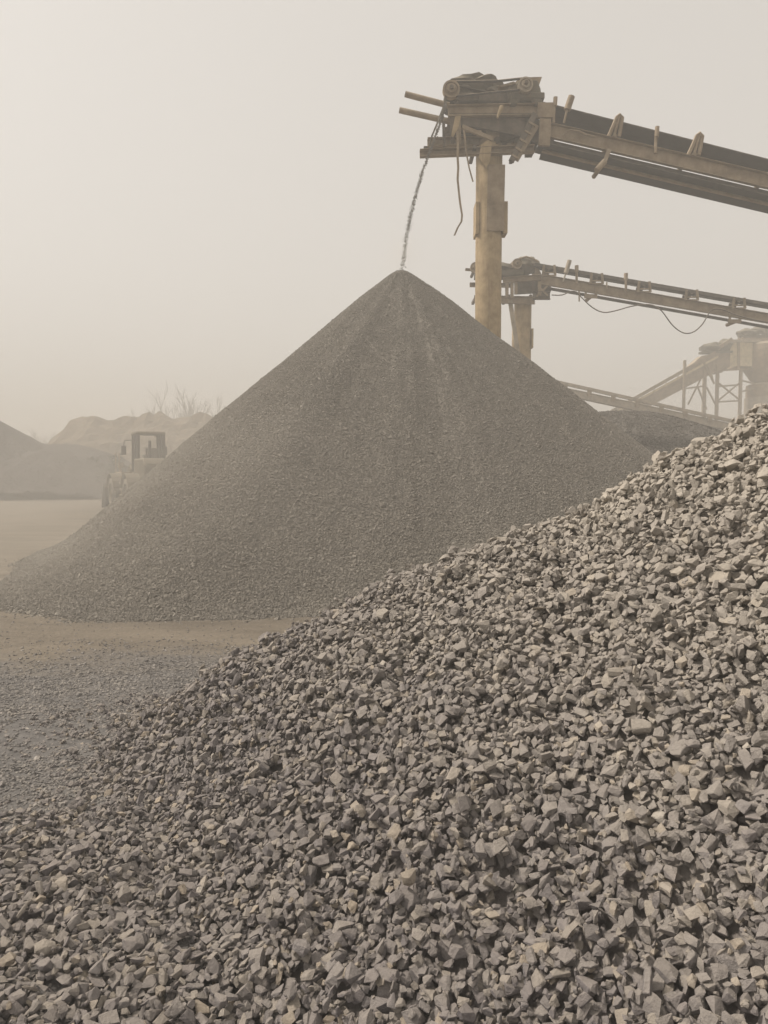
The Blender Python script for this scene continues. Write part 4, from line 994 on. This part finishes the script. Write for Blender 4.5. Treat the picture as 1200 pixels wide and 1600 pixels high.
    b = MB(); b.tube((-1.9, 0.35, 2.3), (-1.9, 0.35, 3.1), 0.06, 10); b.build('exhaust_pipe', M['loader_dark'], root)
    for y in (-0.75, 0.75):
        b = MB(); b.tube((2.3, y, 1.2), (2.3, y, 2.0), 0.04, 8); b.box((2.3, y, 2.1), 0.14, 0.24, 0.24); b.build('headlamp', M['pale'], root)
loader()

# ------------------------------------------------------------------ bare trees in the haze
def tree(loc, h, seed, label, spread=0.30):
    rg = random.Random(seed); root = thing('bare_tree', loc, label, 'tree', 'bare trees beyond the mound')
    L0 = Vector(loc); tr = MB(); tw = MB()
    def grow(p, d, ln, r, dep, out):
        pts = [p]; q = p; dd = d.copy()
        for i in range(3):
            dd = (dd + Vector((rg.gauss(0, .09), rg.gauss(0, .09), rg.gauss(0.04, .05)))).normalized(); q = q + dd*ln/3; pts.append(q)
        out.path(pts, [r*(1 - 0.18*i) for i in range(4)], 4 if dep else 7)
        if dep >= 3: return
        for i in range(9 if dep == 0 else 5):
            t = rg.uniform(0.35, 1.0); k = min(2, int(t*3)); b = pts[k].lerp(pts[k+1], t*3 - k if t < 1 else 1)
            a = rg.uniform(0, 2*math.pi); nd_ = (dd + Vector((math.cos(a), math.sin(a), 0))*spread*rg.uniform(0.7, 1.6)).normalized()
            grow(b, nd_, ln*rg.uniform(0.42, 0.6), r*0.5, dep + 1, tw)
    for k in range(1):
        tr_top = h*0.62
        grow(L0 + Vector((0, 0, -0.2)), Vector((0, 0, 1)), tr_top, h*0.016, 0, tr)
        grow(L0 + Vector((0, 0, h*0.5)), Vector((0.05, 0, 1)), h*0.42, h*0.010, 1, tw)
    tr.build('trunk', M['bark'], root); tw.build('crown', M['bark'], root)
sides = ['leftmost bare tree above the long tan mound', 'tall bare tree second from left above the mound', 'bushy bare tree in the middle above the mound', 'slender bare tree right of the bushy one', 'bare tree close to the left flank of the cone', 'last bare tree just left of the cone flank']
for i, (px, ty) in enumerate(((228, 640), (252, 616), (270, 618), (293, 614), (308, 630), (328, 620))):
    p = P(px, ty + 6, 104.0); tree((p.x, 104.0 + (i % 3)*2, 0), p.z, 40 + i, sides[i])
sides = ['thin bare tree nearest the dark peaked heap at left', 'thin faint bare tree second from the left edge', 'faint bare tree above the flat topped dark heap', 'low faint bare tree left of the tan mound', 'shortest faint bare tree beside the tan mound edge']
for i, (px, ty) in enumerate(((30, 676), (42, 670), (56, 676), (70, 672), (82, 680))):
    p = P(px, ty + 4, 100.0); tree((p.x, 100.0 + (i % 2)*3, 0), p.z, 60 + i, sides[i], 0.5)
